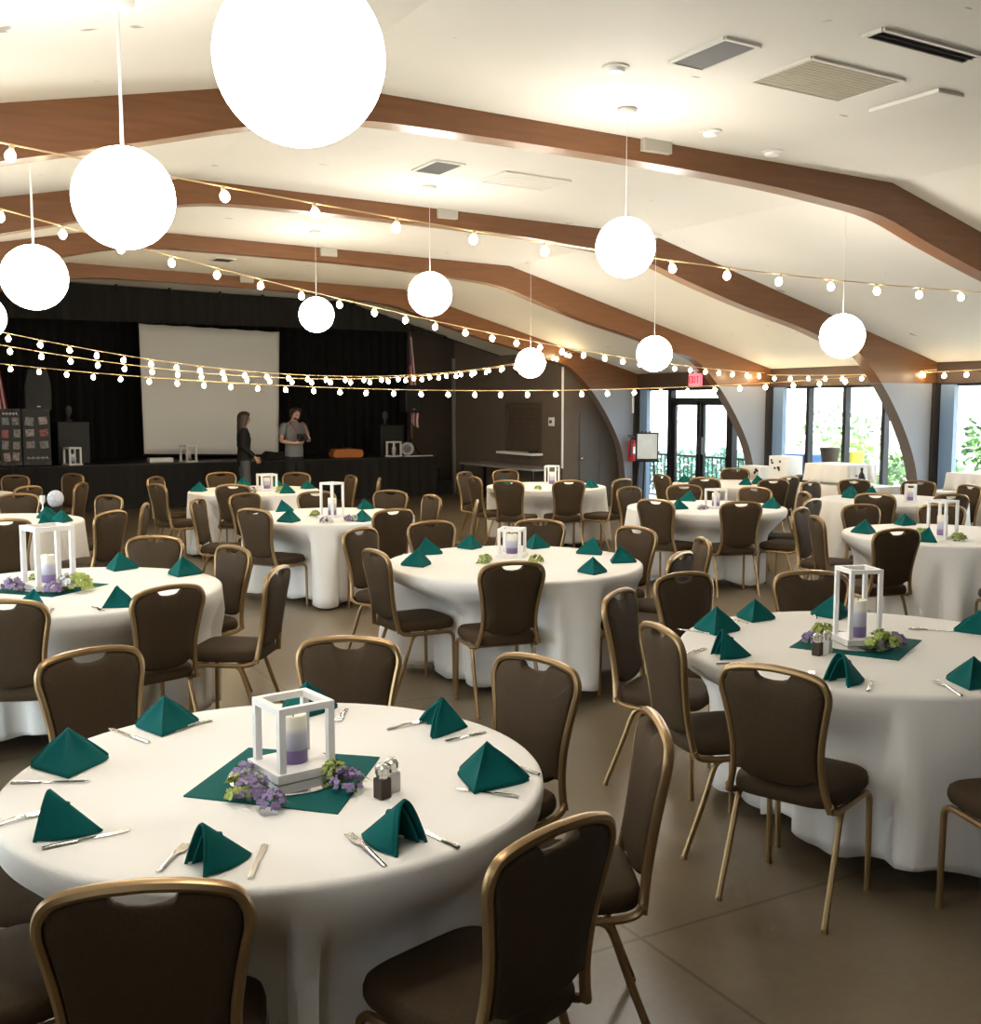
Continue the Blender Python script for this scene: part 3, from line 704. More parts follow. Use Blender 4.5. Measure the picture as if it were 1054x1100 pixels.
# ------------------------------------------------------------------ stage
sg = MB().b2((XL+.15, 19.22, .70), (9.62, YB, .77)).obj('stage', M['blackplastic'], smooth=0); struct(sg)
sk = MB(); n = 260
vs = []
for i in range(n+1):
    x = XL+.2+(9.6-XL-.2)*i/n; y = 19.20+.012*math.sin(i*1.35)
    vs += [(x, y, 0.0), (x, y, .755)]
sk.add(vs, [(2*i, 2*i+2, 2*i+3, 2*i+1) for i in range(n)])
sk.b2((9.58, 19.22, 0), (9.61, YB, .70)); sk.obj('stage_skirt', M['blackskirt'], sg)
st = MB().b2((9.64, 19.35, 0), (10.0, 20.3, .26)).b2((9.64, 19.65, .26), (9.9, 20.3, .5)).obj('stage_steps', M['blackskirt'], smooth=0); tag(st, 'dark block steps at the end of the stage near the kitchen wall', 'steps')
def drape(name, x0, x1, y, zlo, zhi, mat, folds, amp, label):
    mb = MB(); n = folds*8; vs = []; fs = []; K = 5
    for i in range(n+1):
        x = x0+(x1-x0)*i/n
        for k in range(K):
            z = zlo+(zhi(x)-zlo)*k/(K-1); a = amp*(1.2-.5*k/(K-1))
            vs.append((x, y+a*math.sin(2*PI*i/8)+a*.4*math.sin(i*.31), z))
    for i in range(n):
        for k in range(K-1): fs.append((i*K+k, (i+1)*K+k, (i+1)*K+k+1, i*K+k+1))
    mb.add(vs, fs); return mb
cu = empty('stage_curtain', (0, 0, 0), 0, 'full black curtain hanging across the back of the stage', 'curtain')
drape('curtain', XL+.2, 9.85, 21.15, .775, lambda x: 3.94, M['black'], 60, .05, '').obj('curtain_cloth', M['black'], cu)
MB().tube([(XL+.2, 21.15, 3.96), (9.9, 21.15, 3.96)], .02, 6).obj('curtain_track', M['darkmetal'], cu)
va = empty('stage_valance', (0, 0, 0), 0, 'black valance hung from hooks below the ceiling before the stage', 'valance')
def vtop(x): return CZ(x)-.02
vb = MB(); n = 300; vs = []; fs = []
for i in range(n+1):
    x = -.9+(9.0+.9)*i/n
    zt = vtop(x); zb = min(3.06, zt-.05)
    for k in range(3): vs.append((x, 17.6+.02*math.sin(i*.9), zb+(zt-zb)*k/2))
for i in range(n):
    for k in range(2): fs.append((i*3+k, (i+1)*3+k, (i+1)*3+k+1, i*3+k+1))
vb.add(vs, fs); vb.obj('valance_cloth', M['black'], va)
for x in (1.6, 2.5, 3.3, 4.1, 4.9, 5.6, 6.4, 7.2):
    MB().tube([(x, 17.55, CZ(x)+.01), (x, 17.5, CZ(x)-.09)], .022, 6).obj('hook', M['darkmetal'], va)
# projection screen
ps = empty('projection_screen', (5.5, 20.3, 0), 0, 'large blank white projection screen in front of the black stage curtain', 'screen')
TLc, TRc, BLc, BRc = (-1.312, 3.235), (1.294, 3.165), (-1.287, .885), (1.229, .815)
mb = MB(); nx, nz = 40, 14; vs = []; fs = []
for i in range(nx+1):
    u = i/nx; sag = .012*abs(math.sin(u*PI*6))
    for k in range(nz+1):
        w = k/nz
        x = (BLc[0]*(1-w)+TLc[0]*w)*(1-u)+(BRc[0]*(1-w)+TRc[0]*w)*u; z = (BLc[1]*(1-w)+TLc[1]*w)*(1-u)+(BRc[1]*(1-w)+TRc[1]*w)*u
        vs.append((x, -.02*math.sin(PI*u)*math.sin(PI*w), z-sag*w))
for i in range(nx):
    for k in range(nz): fs.append((i*(nz+1)+k, (i+1)*(nz+1)+k, (i+1)*(nz+1)+k+1, i*(nz+1)+k+1))
mb.add(vs, fs); o = mb.obj('screen_cloth', M['screen'], ps); sm = o.modifiers.new('thick', 'SOLIDIFY'); sm.thickness = .006
MB().tube([(-1.30, 0, .88), (1.24, 0, .81)], .018, 8).obj('weight_bar', M['darkmetal'], ps)
for x in (-1.25, -.6, 0, .6, 1.24): MB().tube([(x, 0, 3.19-.027*(x+1.3)), (x, .0, 3.995)], .004, 5).obj('hanging_line', M['darkmetal'], ps)
# loudspeakers, cabinets
def speaker(loc, w, d, h, name, label, cat='speaker', rz=0., rounded=False):
    r = empty(name, loc, rz, label, cat)
    b = MB()
    if rounded: b.prism([(-w/2, .08*h), (-w*.40, 0), (w*.40, 0), (w/2, .08*h), (w/2, .62*h), (w*.36, h), (-w*.36, h), (-w/2, .62*h)], 1, -d/2, d/2)
    else: b.b2((-w/2, -d/2, 0), (w/2, d/2, h))
    o = b.obj('speaker_box', M['blackplastic'], r, smooth=0); bevel(o, .015)
    MB().b2((-w*.38, -d/2-.012, h*.06), (w*.38, -d/2-.001, h*.90)).obj('grille', M['grill'], r, smooth=0)
    MB().box((0, -d/2-.016, h*.13), (w*.13, .006, h*.03)).obj('badge', M['chalk'], r, smooth=0)
    return r
speaker((2.40, 19.95, 1.66), .42, .35, .72, 'loudspeaker', 'rounded black loudspeaker raised above the photo board', rounded=True)
p = empty('speaker_stand', (2.40, 19.95, .775), 0, 'thin black stand under the rounded loudspeaker behind the photo board', 'stand')
MB().tube([(0, 0, .2), (0, 0, .87)], .02, 8).obj('pole', M['blackplastic'], p)
for k in range(3):
    a = k*2*PI/3+.4; MB().tube([(0, 0, .35), (.19*math.cos(a), .19*math.sin(a), .0)], .014, 6).obj('leg', M['blackplastic'], p)
speaker((2.93, 19.95, .775), .52, .45, .72, 'speaker_cabinet', 'square black speaker cabinet on stage beside the photo board')
speaker((8.90, 20.0, .775), .50, .45, .60, 'speaker_cabinet', 'dark speaker cabinet on stage below the striped flag')
def gadget(loc, label):
    r = empty('desk_microphone', loc, 0, label, 'small device')
    MB().lathe([(.06, 0), (.06, .025), (.02, .035)], n=12).obj('base', M['grill'], r)
    MB().lathe([(.015, .03), (.02, .10), (.05, .14), (.055, .22), (.03, .27)], n=12).obj('head', M['ventdark'], r)
gadget((2.88, 19.85, 1.497), 'small grey device standing on the cabinet beside the photo board')
gadget((8.80, 19.9, 1.377), 'small grey device standing on the cabinet below the flag')
speaker((9.43, 20.05, 1.62), .36, .30, .55, 'loudspeaker', 'rounded dark loudspeaker in front of the striped flag', rounded=True)
p = empty('speaker_stand', (9.43, 20.05, .775), 0, 'thin black stand holding the loudspeaker before the flag', 'stand')
MB().tube([(0, 0, .2), (0, 0, .83)], .02, 8).obj('pole', M['blackplastic'], p)
for k in range(3):
    a = k*2*PI/3; MB().tube([(0, 0, .35), (.17*math.cos(a), .17*math.sin(a), .0)], .014, 6).obj('leg', M['blackplastic'], p)
# flags
def flag(loc, h, label, lean, w=.26):
    r = empty('flag', loc, 0, label, 'flag')
    MB().tube([(0, 0, 0), (lean, 0, h)], .013, 8).lathe([(.12, 0), (.12, .03), (.02, .06)], n=14).obj('flag_pole', M['gold'], r)
    MB().lathe([(.001, 0), (.03, .03), (.022, .07), (.001, .16)], (lean, 0, h), n=8).obj('finial', M['gold'], r)
    mb = MB(); n = 14; K = 12; vs = []
    for k in range(K+1):
        z = h*(.97-.70*k/K)
        for i in range(n+1):
            u = i/n; ww = w*(.28+.72*(k/K))*(1-.18*(k/K)*(1 if k > 10 else 0))
            vs.append((lean*z/h-.05+u*ww-.0, -.02-.03*math.sin(u*9), z-u*.16*(k/K)))
    for k in range(K):
        for i in range(n):
            mb.m = (1 if (i//2) % 2 else 0) if k > 3 or i > 6 else 2
            mb.add([vs[k*(n+1)+i], vs[k*(n+1)+i+1], vs[(k+1)*(n+1)+i+1], vs[(k+1)*(n+1)+i]], [(0, 1, 2, 3)])
    mb.obj('flag_cloth', [M['flagred'], M['flagwhite'], M['navy']], r)
flag((9.60, 20.35, .775), 2.45, 'striped flag on a pole at the kitchen end of the stage', -.03)
flag((1.78, 20.3, .775), 2.0, 'red and white flag at the frame edge behind the photo board', .0, .32)
# photo board
pb = empty('photo_board', (1.72, 19.12, 0), math.radians(0), 'dark three-panel photo board with snapshots and chalk lettering before the stage', 'display board')
def board_panel(x0, x1, z0, z1, rz, seed):
    rnd = random.Random(seed); w = x1-x0
    o = MB().b2((x0, -.012, z0), (x1, .012, z1)).obj('board_panel', M['blackplastic'], pb, smooth=0); o.rotation_euler = (0, 0, rz)
    return o
for (x0, x1, cols) in ((-.95, -.02, 3), (.0, .32, 2), (.34, .76, 2)):
    o = board_panel(x0, x1, .80, 1.72, 0, int(x0*10))
    rnd = random.Random(int(x0*100)); nr = 4
    for r_ in range(nr):
        for c_ in range(cols):
            w = (x1-x0)/cols; cx = x0+w*(c_+.5)+rnd.uniform(-.015, .015); cz = 1.51-.19*r_+rnd.uniform(-.015, .015)
            if r_ == 3 and x0 > .3: continue
            ph = MB().box((cx, -.016, cz), (w*.62, .006, .11+rnd.uniform(0, .03)), rot=Matrix.Rotation(rnd.uniform(-.15, .15), 3, 'Y')).obj('photo_print', M[rnd.choice(['photo1', 'photo2', 'photo3', 'photo2'])], o, smooth=0)
    zt = 1.64 if x0 < .3 else .92
    sq = MB(); pts = []
    for k in range(40):
        u = k/39; pts.append((x0+.05+(x1-x0-.1)*u, -.016, zt+.03*math.sin(k*1.9)*(.5+.5*math.sin(k*.7))))
    sq.tube(pts, .006, 5); sq.obj('chalk_scroll', M['chalk'], o)
    cn = MB()
    for sx in (x0+.05, x1-.05):
        cn.box((sx, -.016, .835), (.07, .006, .03)).box((sx, -.016, 1.695), (.07, .006, .02))
    cn.obj('corner_ornament', M['ventdark'], o, smooth=0)
for x in (-.7, .16, .55): MB().tube([(x, .02, .0), (x, .02, .8)], .015, 6).obj('leg', M['darkmetal'], pb)
# things on the stage edge
o = MB().b2((4.10, 19.36, .772), (4.52, 19.56, .86)).obj('storage_box', M['whiteplastic'], smooth=0); bevel(o, .02); tag(o, 'low white box on the stage edge below the screen', 'box')
bg = MB().prism([(-.38, 0), (.38, 0), (.36, .10), (.2, .15), (-.1, .13), (-.3, .16), (-.4, .07)], 1, -.14, .14).obj('black_bag', M['blackskirt'], smooth=0, loc=(6.55, 19.5, .772)); bevel(bg, .03, 3); tag(bg, 'slumped black bag on the stage edge behind the man', 'bag')
oc = empty('orange_case', (7.84, 19.55, .772), 0, 'orange case lying on the stage edge', 'case')
o = MB().prism([(-.30, .0), (.26, 0), (.30, .05), (.28, .15), (.10, .17), (-.28, .17), (-.33, .06)], 1, -.14, .14).obj('case_body', M['orange'], oc, smooth=0); bevel(o, .02)
MB().box((.0, 0, .185), (.2, .03, .02)).obj('handle', M['blackplastic'], oc, smooth=0)
o = empty('round_plaque', (9.15, 19.62, .772), math.radians(-25), 'pale round plaque standing on the stage edge beside a lantern', 'plaque')
MB().prism([(.13*math.cos(a*PI/12), .14+.13*math.sin(a*PI/12)) for a in range(24)], 1, -.012, .012).obj('disc', M['ornament'], o)
MB().prism([(.08*math.cos(a*PI/12), .14+.08*math.sin(a*PI/12)) for a in range(24)], 1, -.018, -.012).obj('emblem', M['photo2'], o)
MB().b2((-.06, -.04, 0), (.06, .06, .02)).obj('stand', M['blackplastic'], o, smooth=0)
b = MB().b2((8.95, 19.28, .772), (9.55, 19.38, .79)).obj('white_paper_runner', M['whiteplastic'], smooth=0); tag(b, 'white strip lying along the stage edge by the round plaque', 'strip')

# ------------------------------------------------------------------ lanterns
def lantern(loc, w, h, rz, label, group=None, t=None):
    r = empty('lantern', loc, math.radians(rz), label, 'lantern', group)
    t = t or max(.016, w*.115); bs = .025
    MB().b2((-w/2-.012, -w/2-.012, 0), (w/2+.012, w/2+.012, bs)).obj('base', M['white_wood'], r, smooth=0)
    for sx in (-1, 1):
        for sy in (-1, 1):
            c = (sx*(w/2-t/2), sy*(w/2-t/2)); MB().b2((c[0]-t/2, c[1]-t/2, bs), (c[0]+t/2, c[1]+t/2, h-t)).obj('post', M['white_wood'], r, smooth=0)
    f = MB(); a = w/2
    for s in (-1, 1):
        f.b2((-a, s*(a-t/2)-t/2, h-t), (a, s*(a-t/2)+t/2, h)); f.b2((s*(a-t/2)-t/2, -a+t, h-t), (s*(a-t/2)+t/2, a-t, h))
    f.obj('top_frame', M['white_wood'], r, smooth=0)
    return r
def candle(loc, r, h, label):
    o = empty('pillar_candle', loc, 0, label, 'candle', 'ombre pillar candles')
    MB().lathe([(r*.97, 0), (r, .004), (r, h-.006), (r*.93, h), (r*.5, h-.005), (.001, h-.008)], n=28).obj('wax', M['candle'], o)
    MB().tube([(0, 0, h-.01), (.002, 0, h+.008)], .0015, 5).obj('wick', M['blackplastic'], o)
    return o
TZ = .757
for t_, x, y, w, h, rz, lab in LAN:
    near = t_ in ('T1', 'T2', 'T3')
    z = TZ+(.012 if near else 0)
    lantern((x, y, z), w, h, rz, lab, 'white candle lanterns')
    hc = min(h*.66, .155) if t_ != 'T2' else .16
    candle((x, y, z+.0255), min(.039, w*.3), hc, 'purple and cream pillar candle in the lantern of '+PH[t_])
    if near:
        nm = {'T1': 'boxy lantern', 'T2': 'slim lantern', 'T3': 'tall four-post lantern'}[t_]
        m_ = empty('mirror_plate', (x-.01 if t_ != 'T1' else .96, y if t_ != 'T1' else 2.865, TZ+.0045), 0, 'round mirror plate under the '+nm, 'mirror')
        MB().lathe([(.165, 0), (.167, .003), (.164, .006), (.001, .006)], n=48).obj('glass', M['mirror'], m_)
        a0 = {'T1': -46, 'T2': -62, 'T3': -50}[t_]; s_ = .225
        if t_ == 'T1':
            q = [(.665, 2.851), (.978, 2.531), (1.25, 2.889), (.938, 3.165)]
        else:
            q = [(x+s_*math.sqrt(2)*math.cos(math.radians(a0+90*k+45)), y+s_*math.sqrt(2)*math.sin(math.radians(a0+90*k+45))) for k in range(4)]
        o = MB().prism(q, 2, TZ, TZ+.004).obj('teal_centre_cloth', M['napkin'], smooth=0); tag(o, 'flat teal cloth square laid under the '+nm, 'cloth')
for x, lab in ((2.85, 'white lantern on the stage in front of the square speaker cabinet'), (4.79, 'white lantern on the stage below the projection screen'), (8.77, 'white lantern on the stage beside the round plaque')):
    r_ = lantern((x, 19.42, .772), .22, .30, 20, lab, 'white candle lanterns', .03)
    candle((x, 19.42, .772+.0255), .04, .16, 'candle inside the '+lab)

# ------------------------------------------------------------------ flowers
def flower(loc, r, kinds, label, seed):
    rnd = random.Random(seed); o = empty('flower_cluster', loc, rnd.uniform(0, 6), label, 'flowers')
    lf = MB()
    for k in range(10):
        a = rnd.uniform(0, 2*PI); L = r*rnd.uniform(.8, 1.25); w = r*.28; z = rnd.uniform(.0, .5)*r
        d = Vector((math.cos(a), math.sin(a), 0)); n_ = Vector((-d.y, d.x, 0)); p0 = d*r*.2+Vector((0, 0, z*.4)); p1 = d*L*.6+Vector((0, 0, z+.006)); p2 = d*L+Vector((0, 0, z*.5))
        lf.add([p0, p1+n_*w/2, p2, p1-n_*w/2], [(0, 1, 2, 3)])
    l_ = lf.obj('leaf', M['leafdark'], o, smooth=0); l_['kind'] = 'stuff'
    names = {'g': ('green_blossom', 'green'), 'p': ('purple_blossom', 'purple'), 'w': ('pale_blossom', 'paleflower')}
    for i, k in enumerate(kinds):
        mb = MB(); nb = int(46/len(kinds)); 
        off = Vector((0, 0, 0)) if len(kinds) == 1 else Vector((math.cos(i*2.3), math.sin(i*2.3), 0))*r*.4
        for j in range(nb):
            th = rnd.uniform(0, 2*PI); cp = rnd.uniform(-.1, 1); sp = math.sqrt(1-cp*cp); rr = r*(.78 if len(kinds) == 1 else .6)*rnd.uniform(.8, 1.05)
            c = Vector((rr*sp*math.cos(th), rr*sp*math.sin(th), max(.12*r, rr*cp*.9+.25*r)))+off; pr = r*rnd.uniform(.15, .22)
            # a four petalled floret
            ax = c.normalized() if c.length > 0 else Vector((0, 0, 1)); u = ax.orthogonal().normalized(); v = ax.cross(u)
            for q in range(4):
                a = q*PI/2+rnd.uniform(-.2, .2); d = u*math.cos(a)+v*math.sin(a); e_ = u*-math.sin(a)+v*math.cos(a)
                mb.add([c, c+d*pr*.7+e_*pr*.5+ax*pr*.1, c+d*pr*1.15+ax*pr*.25, c+d*pr*.7-e_*pr*.5+ax*pr*.1], [(0, 1, 2, 3)])
            mb.ball(c-ax*pr*.3, pr*.55, 5, 4)
        b_ = mb.obj(names[k][0], M[names[k][1]], o, smooth=0); b_['kind'] = 'stuff'
for i, (t_, x, y, r, k, lab) in enumerate(FLO): flower((x, y, TZ+(.011 if t_ in ('T1', 'T2', 'T3') else 0)), r*1.28, k, lab, i)

# ------------------------------------------------------------------ shakers
def shaker(loc, fill, label):
    r = empty('shaker', loc, .3, label, 'shaker')
    o = MB().b2((-.018, -.018, 0), (.018, .018, .056)).obj('glass_body', M[fill], r, smooth=0); bevel(o, .004)
    MB().lathe([(.016, .056), (.017, .066), (.0195, .068), (.0195, .084), (.012, .092), (.001, .094)], n=14).obj('cap', M['chrome'], r)
shaker((SHK[2][0], SHK[2][1], TZ), 'pepper', 'dark-filled pepper shaker on the boxy-lantern table')
shaker((SHK[3][0], SHK[3][1], TZ), 'salt', 'white-filled salt shaker on the boxy-lantern table')
shaker((SHK[0][0], SHK[0][1], TZ), 'pepper', 'dark-filled pepper shaker on the slim-lantern table')
shaker((SHK[1][0], SHK[1][1], TZ), 'salt', 'white-filled salt shaker on the slim-lantern table')
o = empty('round_ornament', (*ORN, TZ), .3, 'pale blue round ornament on the photo board table', 'ornament')
MB().ball((0, 0, .12), .085, 16, 10, 1, .5).obj('disc', M['ornament'], o); MB().lathe([(.05, 0), (.05, .02), (.02, .04)], n=12).obj('foot', M['darkmetal'], o)
o = MB().lathe([(.02, 0), (.022, .01), (.008, .03), (.008, .07), (.028, .10), (.026, .16)], n=12).obj('stem_glass', M['glassy'], loc=(ORN[0]-.12, ORN[1]-.02, TZ)); tag(o, 'small clear stem glass beside the pale round ornament', 'glass')

# ------------------------------------------------------------------ chairs
def make_chair():
    root = empty('banquet_chair', (0, 0, 0), 0)
    def Y(z): return .055-(z-.45)*.165          # recline of the back plane
    KX_ = .93
    half = [(.205, .405), (.190, .45), (.176, .52), (.174, .60), (.184, .68), (.200, .76), (.209, .802), (.206, .838), (.187, .868), (.148, .883), (.08, .893), (0, .897)]
    cv = spline([(a, 0, b) for a, b in half], 4)
    right = [Vector((p.x, Y(p.z), p.z)) for p in cv]; left = [Vector((-p.x, p.y, p.z)) for p in reversed(right)][1:]
    frame = MB().tube(right+left, .0165, 8, .014, up=(0, 1, .15))
    frame.obj('back_frame', M['gold'], root)
    # padded panel filling the frame, with the hand slot left open under the top rail
    outl = []
    for p in right:
        if p.z > .50: outl.append((max(p.x-.012, 0), p.z-(.010 if p.z > .845 else 0)))
    outl = [q for q in outl if q[0] > .085]
    outl += [(.070, .880), (.060, .866), (.035, .857), (0, .854)]
    bot = [(0, .470), (.06, .473), (.11, .482), (.145, .502)]
    prof = bot+outl
    loop = prof+[(-x, z) for x, z in reversed(prof) if x > 1e-6]
    pm = MB(); c0 = (0, .69); n = len(loop); rings = []
    for side in (1, -1):
        for s, d in ((1., .004), (.975, .014), (.93, .020), (.6, .025)):
            rings.append((side, s, d))
    vs = []
    order = [r for r in reversed(rings) if r[0] < 0]+[r for r in rings if r[0] > 0]
    for side, s, d in order:
        for x, z in loop:
            zz = c0[1]+(z-c0[1])*s; xx = x*s
            vs.append((xx, Y(zz)+side*d, zz))
    fs = []
    K = len(order)
    for k in range(K-1):
        for j in range(n): fs.append((k*n+j, k*n+(j+1) % n, (k+1)*n+(j+1) % n, (k+1)*n+j))
    b0 = len(vs); vs += [(0, Y(c0[1])-.026, c0[1]), (0, Y(c0[1])+.026, c0[1])]
    for j in range(n): fs += [(b0, (j+1) % n, j), (b0+1, (K-1)*n+j, (K-1)*n+(j+1) % n)]
    pm.add(vs, fs); pm.obj('backrest', M['fabric'], root, smooth=50)
    # seat cushion
    sm = MB(); N = 40; vs = []; fs = []
    def outline(s):
        o = []
        for i in range(N):
            a = 2*PI*i/N; ca, sa = math.cos(a), math.sin(a); e = .38
            x = math.copysign(abs(ca)**e, ca)*.222*s; y = math.copysign(abs(sa)**e, sa)*.225*s
            if y < 0: x *= 1-.10*(-y/.225)
            o.append((x, .275+y))
        return o
    lv = [(.90, .405), (.97, .408), (1., .422), (1., .440), (.975, .458), (.92, .468), (.6, .474)]
    for s, z in lv:
        for x, y in outline(s): vs.append((x, y, z))
    for k in range(len(lv)-1):
        for j in range(N): fs.append((k*N+j, k*N+(j+1) % N, (k+1)*N+(j+1) % N, (k+1)*N+j))
    b0 = len(vs); vs += [(0, .275, .475), (0, .275, .405)]
    for j in range(N): fs += [(b0, (len(lv)-1)*N+j, (len(lv)-1)*N+(j+1) % N), (b0+1, (j+1) % N, j)]
    sm.add(vs, fs); sm.obj('seat', M['fabric'], root, smooth=50)
    sf = MB()
    for s in (-1, 1):
        rail = spline([(s*.205, Y(.43), .43), (s*.203, .085, .402), (s*.205, .16, .390), (s*.208, .36, .388), (s*.208, .43, .384), (s*.209, .462, .362), (s*.209, .468, .33)], 4)
        sf.tube(rail, .0125, 8, .013)
    sf.tube([(-.2, .16, .39), (.2, .16, .39)], .010, 6).tube([(-.2, .40, .386), (.2, .40, .386)], .010, 6)
    sf.obj('seat_frame', M['gold'], root)
    for s in (-1, 1):
        MB().tube([(s*.209, .468, .335), (s*.210, .474, .012)], .0125, 8).tube([(s*.210, .474, .014), (s*.210, .474, 0)], .0145, 8).obj('leg', M['gold'], root)
        MB().tube(spline([(s*.205, .19, .388), (s*.206, .155, .36), (s*.209, .10, .22), (s*.213, .012, .010)], 4), .0125, 8).tube([(s*.213, .012, .014), (s*.213, .011, 0)], .0145, 8).obj('leg', M['gold'], root)
    return root
chair0 = make_chair(); first = True
for t_, x, y, ang, lab in CH:
    c = chair0 if first else dup(chair0); first = False
    # the local back faces -y; heading 'ang' is the world direction the seat points to
    a = math.radians(ang-90); hx, hy = math.cos(math.radians(ang)), math.sin(math.radians(ang))
    # top of the backrest sits .02 m behind the origin, so shift forward by that
    c.location = (x+hx*.021, y+hy*.021, 0); c.rotation_euler = (0, 0, a); c.scale = (.93, .91, 1); tag(c, lab, 'chair', 'banquet chairs around '+PH[t_])

# ------------------------------------------------------------------ tables and cloths
def seat_limit(tx, ty, th):
    """distance from the table centre, in direction th, at which a chair's seat or leg begins"""
    lim = 9.
    dx, dy = math.cos(th), math.sin(th)
    for t_, x, y, ang, lab in CH:
        if abs(x-tx) > 2 or abs(y-ty) > 2: continue
        a = math.radians(ang); h_ = (math.cos(a), math.sin(a)); r_ = (-h_[1], h_[0])
        ox, oy = tx-x, ty-y
        u0, v0 = ox*h_[0]+oy*h_[1], ox*r_[0]+oy*r_[1]; du, dv = dx*h_[0]+dy*h_[1], dx*r_[0]+dy*r_[1]
        # rectangle u in [-.05,.535], v in [-.24,.24]
        t0, t1 = -1e9, 1e9
        for p, d, lo, hi in ((u0, du, -.05, .475), (v0, dv, -.225, .225)):
            if abs(d) < 1e-9:
                if p < lo or p > hi: t0, t1 = 1, 0
                continue
            a_, b_ = (lo-p)/d, (hi-p)/d
            if a_ > b_: a_, b_ = b_, a_
            t0, t1 = max(t0, a_), min(t1, b_)
        if t0 <= t1 and t1 > 0: lim = min(lim, max(.30, t0))
    return lim
def tablecloth(name, tx, ty, R, label, seed):
    rnd = random.Random(seed); N = 192
    ph = [rnd.uniform(0, 6.28) for _ in range(4)]; nf = rnd.choice([13, 14, 15, 16])
    lim = [seat_limit(tx, ty, 2*PI*i/N) for i in range(N)]
    lim = [min(lim[(i+k) % N] for k in range(-2, 3)) for i in range(N)]
    lim = [min(v, R+.14) for v in lim]
    sm_ = [min(lim[i], sum(lim[(i+k) % N] for k in range(-4, 5))/9) for i in range(N)]
    lv = [(0, 0), (.3, 0), (.6, 0), (.9, 0), (.985, 0), (.999, -.002), (1.006, -.008), (1.008, -.016), (1.009, -.035)]
    vs = [(0, 0, .754)]; fs = []
    rows = []
    for s, dz in lv[1:]:
        rows.append([(R*s, .754+dz)]*N)
    for k, z in enumerate((.68, .60, .52, .47, .40, .30, .2, .12, .07)):
        row = []; drop = (.74-z)/.67
        for i in range(N):
            th = 2*PI*i/N
            f = math.sin(nf*th+ph[0]+.5*math.sin(3*th+ph[1]))*.6+math.sin((nf+7)*th+ph[2])*.45+.3*math.sin(5*th+ph[3])
            fn = min(1, max(0, .5+.5*f)); r = R+.006+.095*drop*(fn**.8)
            L = sm_[i]-.012
            if L < R+.10:
                if z < .52: r = min(r, L-.05*drop*(1-fn))
                else: 
                    k2 = min(1, max(0, (.70-z)/.19)); k2 = k2*k2*(3-2*k2); r = min(r, R*1.006*(1-k2)+L*k2) if L < R else min(r, L+(1-k2)*.2)
            row.append((r, z+(.03*math.sin(2*th+ph[1])+.02*math.sin(7*th+ph[2]) if k == 8 else (.012*math.sin(2*th+ph[1]) if k == 7 else 0))))
        rows.append(row)
    for row in rows:
        for i, (r, z) in enumerate(row): vs.append((r*math.cos(2*PI*i/N), r*math.sin(2*PI*i/N), z))
    for i in range(N): fs.append((0, 1+i, 1+(i+1) % N))
    for k in range(len(rows)-1):
        for i in range(N): fs.append((1+k*N+i, 1+(k+1)*N+i, 1+(k+1)*N+(i+1) % N, 1+k*N+(i+1) % N))
    mb = MB(); mb.add(vs, fs)
    o = mb.obj('tablecloth', M['cloth'], smooth=70, loc=(tx, ty, 0)); s = o.modifiers.new('thick', 'SOLIDIFY'); s.thickness = .003; s.offset = 1
    tag(o, label, 'tablecloth', 'white round tablecloths'); return o
for k_, (x, y, R, lab) in TAB.items():
    t = empty('round_table', (x, y, 0), 0, lab, 'table', 'round banquet tables')
    MB().lathe([(R-.03, .722), (R-.012, .726), (R-.012, .744), (R-.03, .748), (.001, .748)], n=64).obj('tabletop', M['hatch'], t)
    for sx in (-1, 1):
        for sy in (-1, 1):
            MB().tube([(sx*.20, sy*.16, .72), (sx*.20, sy*.16, .0)], .016, 8).obj('leg', M['blackplastic'], t)
    tablecloth('tablecloth', x, y, R, 'white cloth over '+PH[k_]+', hanging in folds to the floor', int(x*100+y*10))

# ------------------------------------------------------------------ napkins (standing tent fold)
def napkin_mesh():
    h, w = .110, .108
    A = Vector((0, .0, h)); B = Vector((0, -.088, 0)); mb = MB(); n = 10
    for sx in (-1, 1):
        Cn = Vector((sx*w, .055, 0))
        rows = []
        for i in range(n+1):
            u = i/n; row = []
            for j in range(n+1):
                v = j/n
                # u walks down the ridge, v from the ridge out to the free edge
                r_ = A.lerp(B, u); e_ = A.lerp(Cn, u); p = r_.lerp(e_, v)
                # the cloth sags a little between ridge and edge and flares at the foot
                k = math.sin(PI*v)*math.sin(PI*min(1, u*1.0))
                p = p+Vector((-sx*.010*k, .006*k, -.004*k)) + Vector((sx*.006*v*v*u, 0, 0))
                # the free edge curls forward
                c = max(0, v-.75)/.25; p = p+Vector((-sx*.012*c*c*u, .010*c*c*(1-u*.5), 0))
                p.z = max(0, p.z); row.append(p)
            rows.append(row)
        mb.add([p for r in rows for p in r], [(i*(n+1)+j, i*(n+1)+j+1, (i+1)*(n+1)+j+1, (i+1)*(n+1)+j) for i in range(n) for j in range(n)])
    me1 = mb.mesh('napkin', M['napkin'], 35)
    m2 = MB()
    for sx in (-1, 1):
        Cn = Vector((sx*(w-.008), .062, .006)); pts = [A+Vector((0, .004, -.006)), A.lerp(Cn, .5)+Vector((-sx*.002, .008, .0)), Cn]
        m2.tube(spline(pts, 6), .006, 8, .004, taper=[.6]+[1]*11+[.7])
        # inner fold of the doubled cloth, seen through the open side
        q0, q1, q2 = Vector((0, .004, .075)), Vector((0, -.035, .004)), Vector((sx*w*.5, .045, .004))
        m2.add([q0, q1, q2, q0+Vector((0, .004, 0)), q1+Vector((0, .004, 0)), q2+Vector((0, .004, 0))], [(0, 1, 2), (3, 5, 4), (0, 2, 5, 3), (1, 4, 5, 2), (0, 3, 4, 1)])
    return me1, m2.mesh('napkin_fold', M['napkin'], 50)
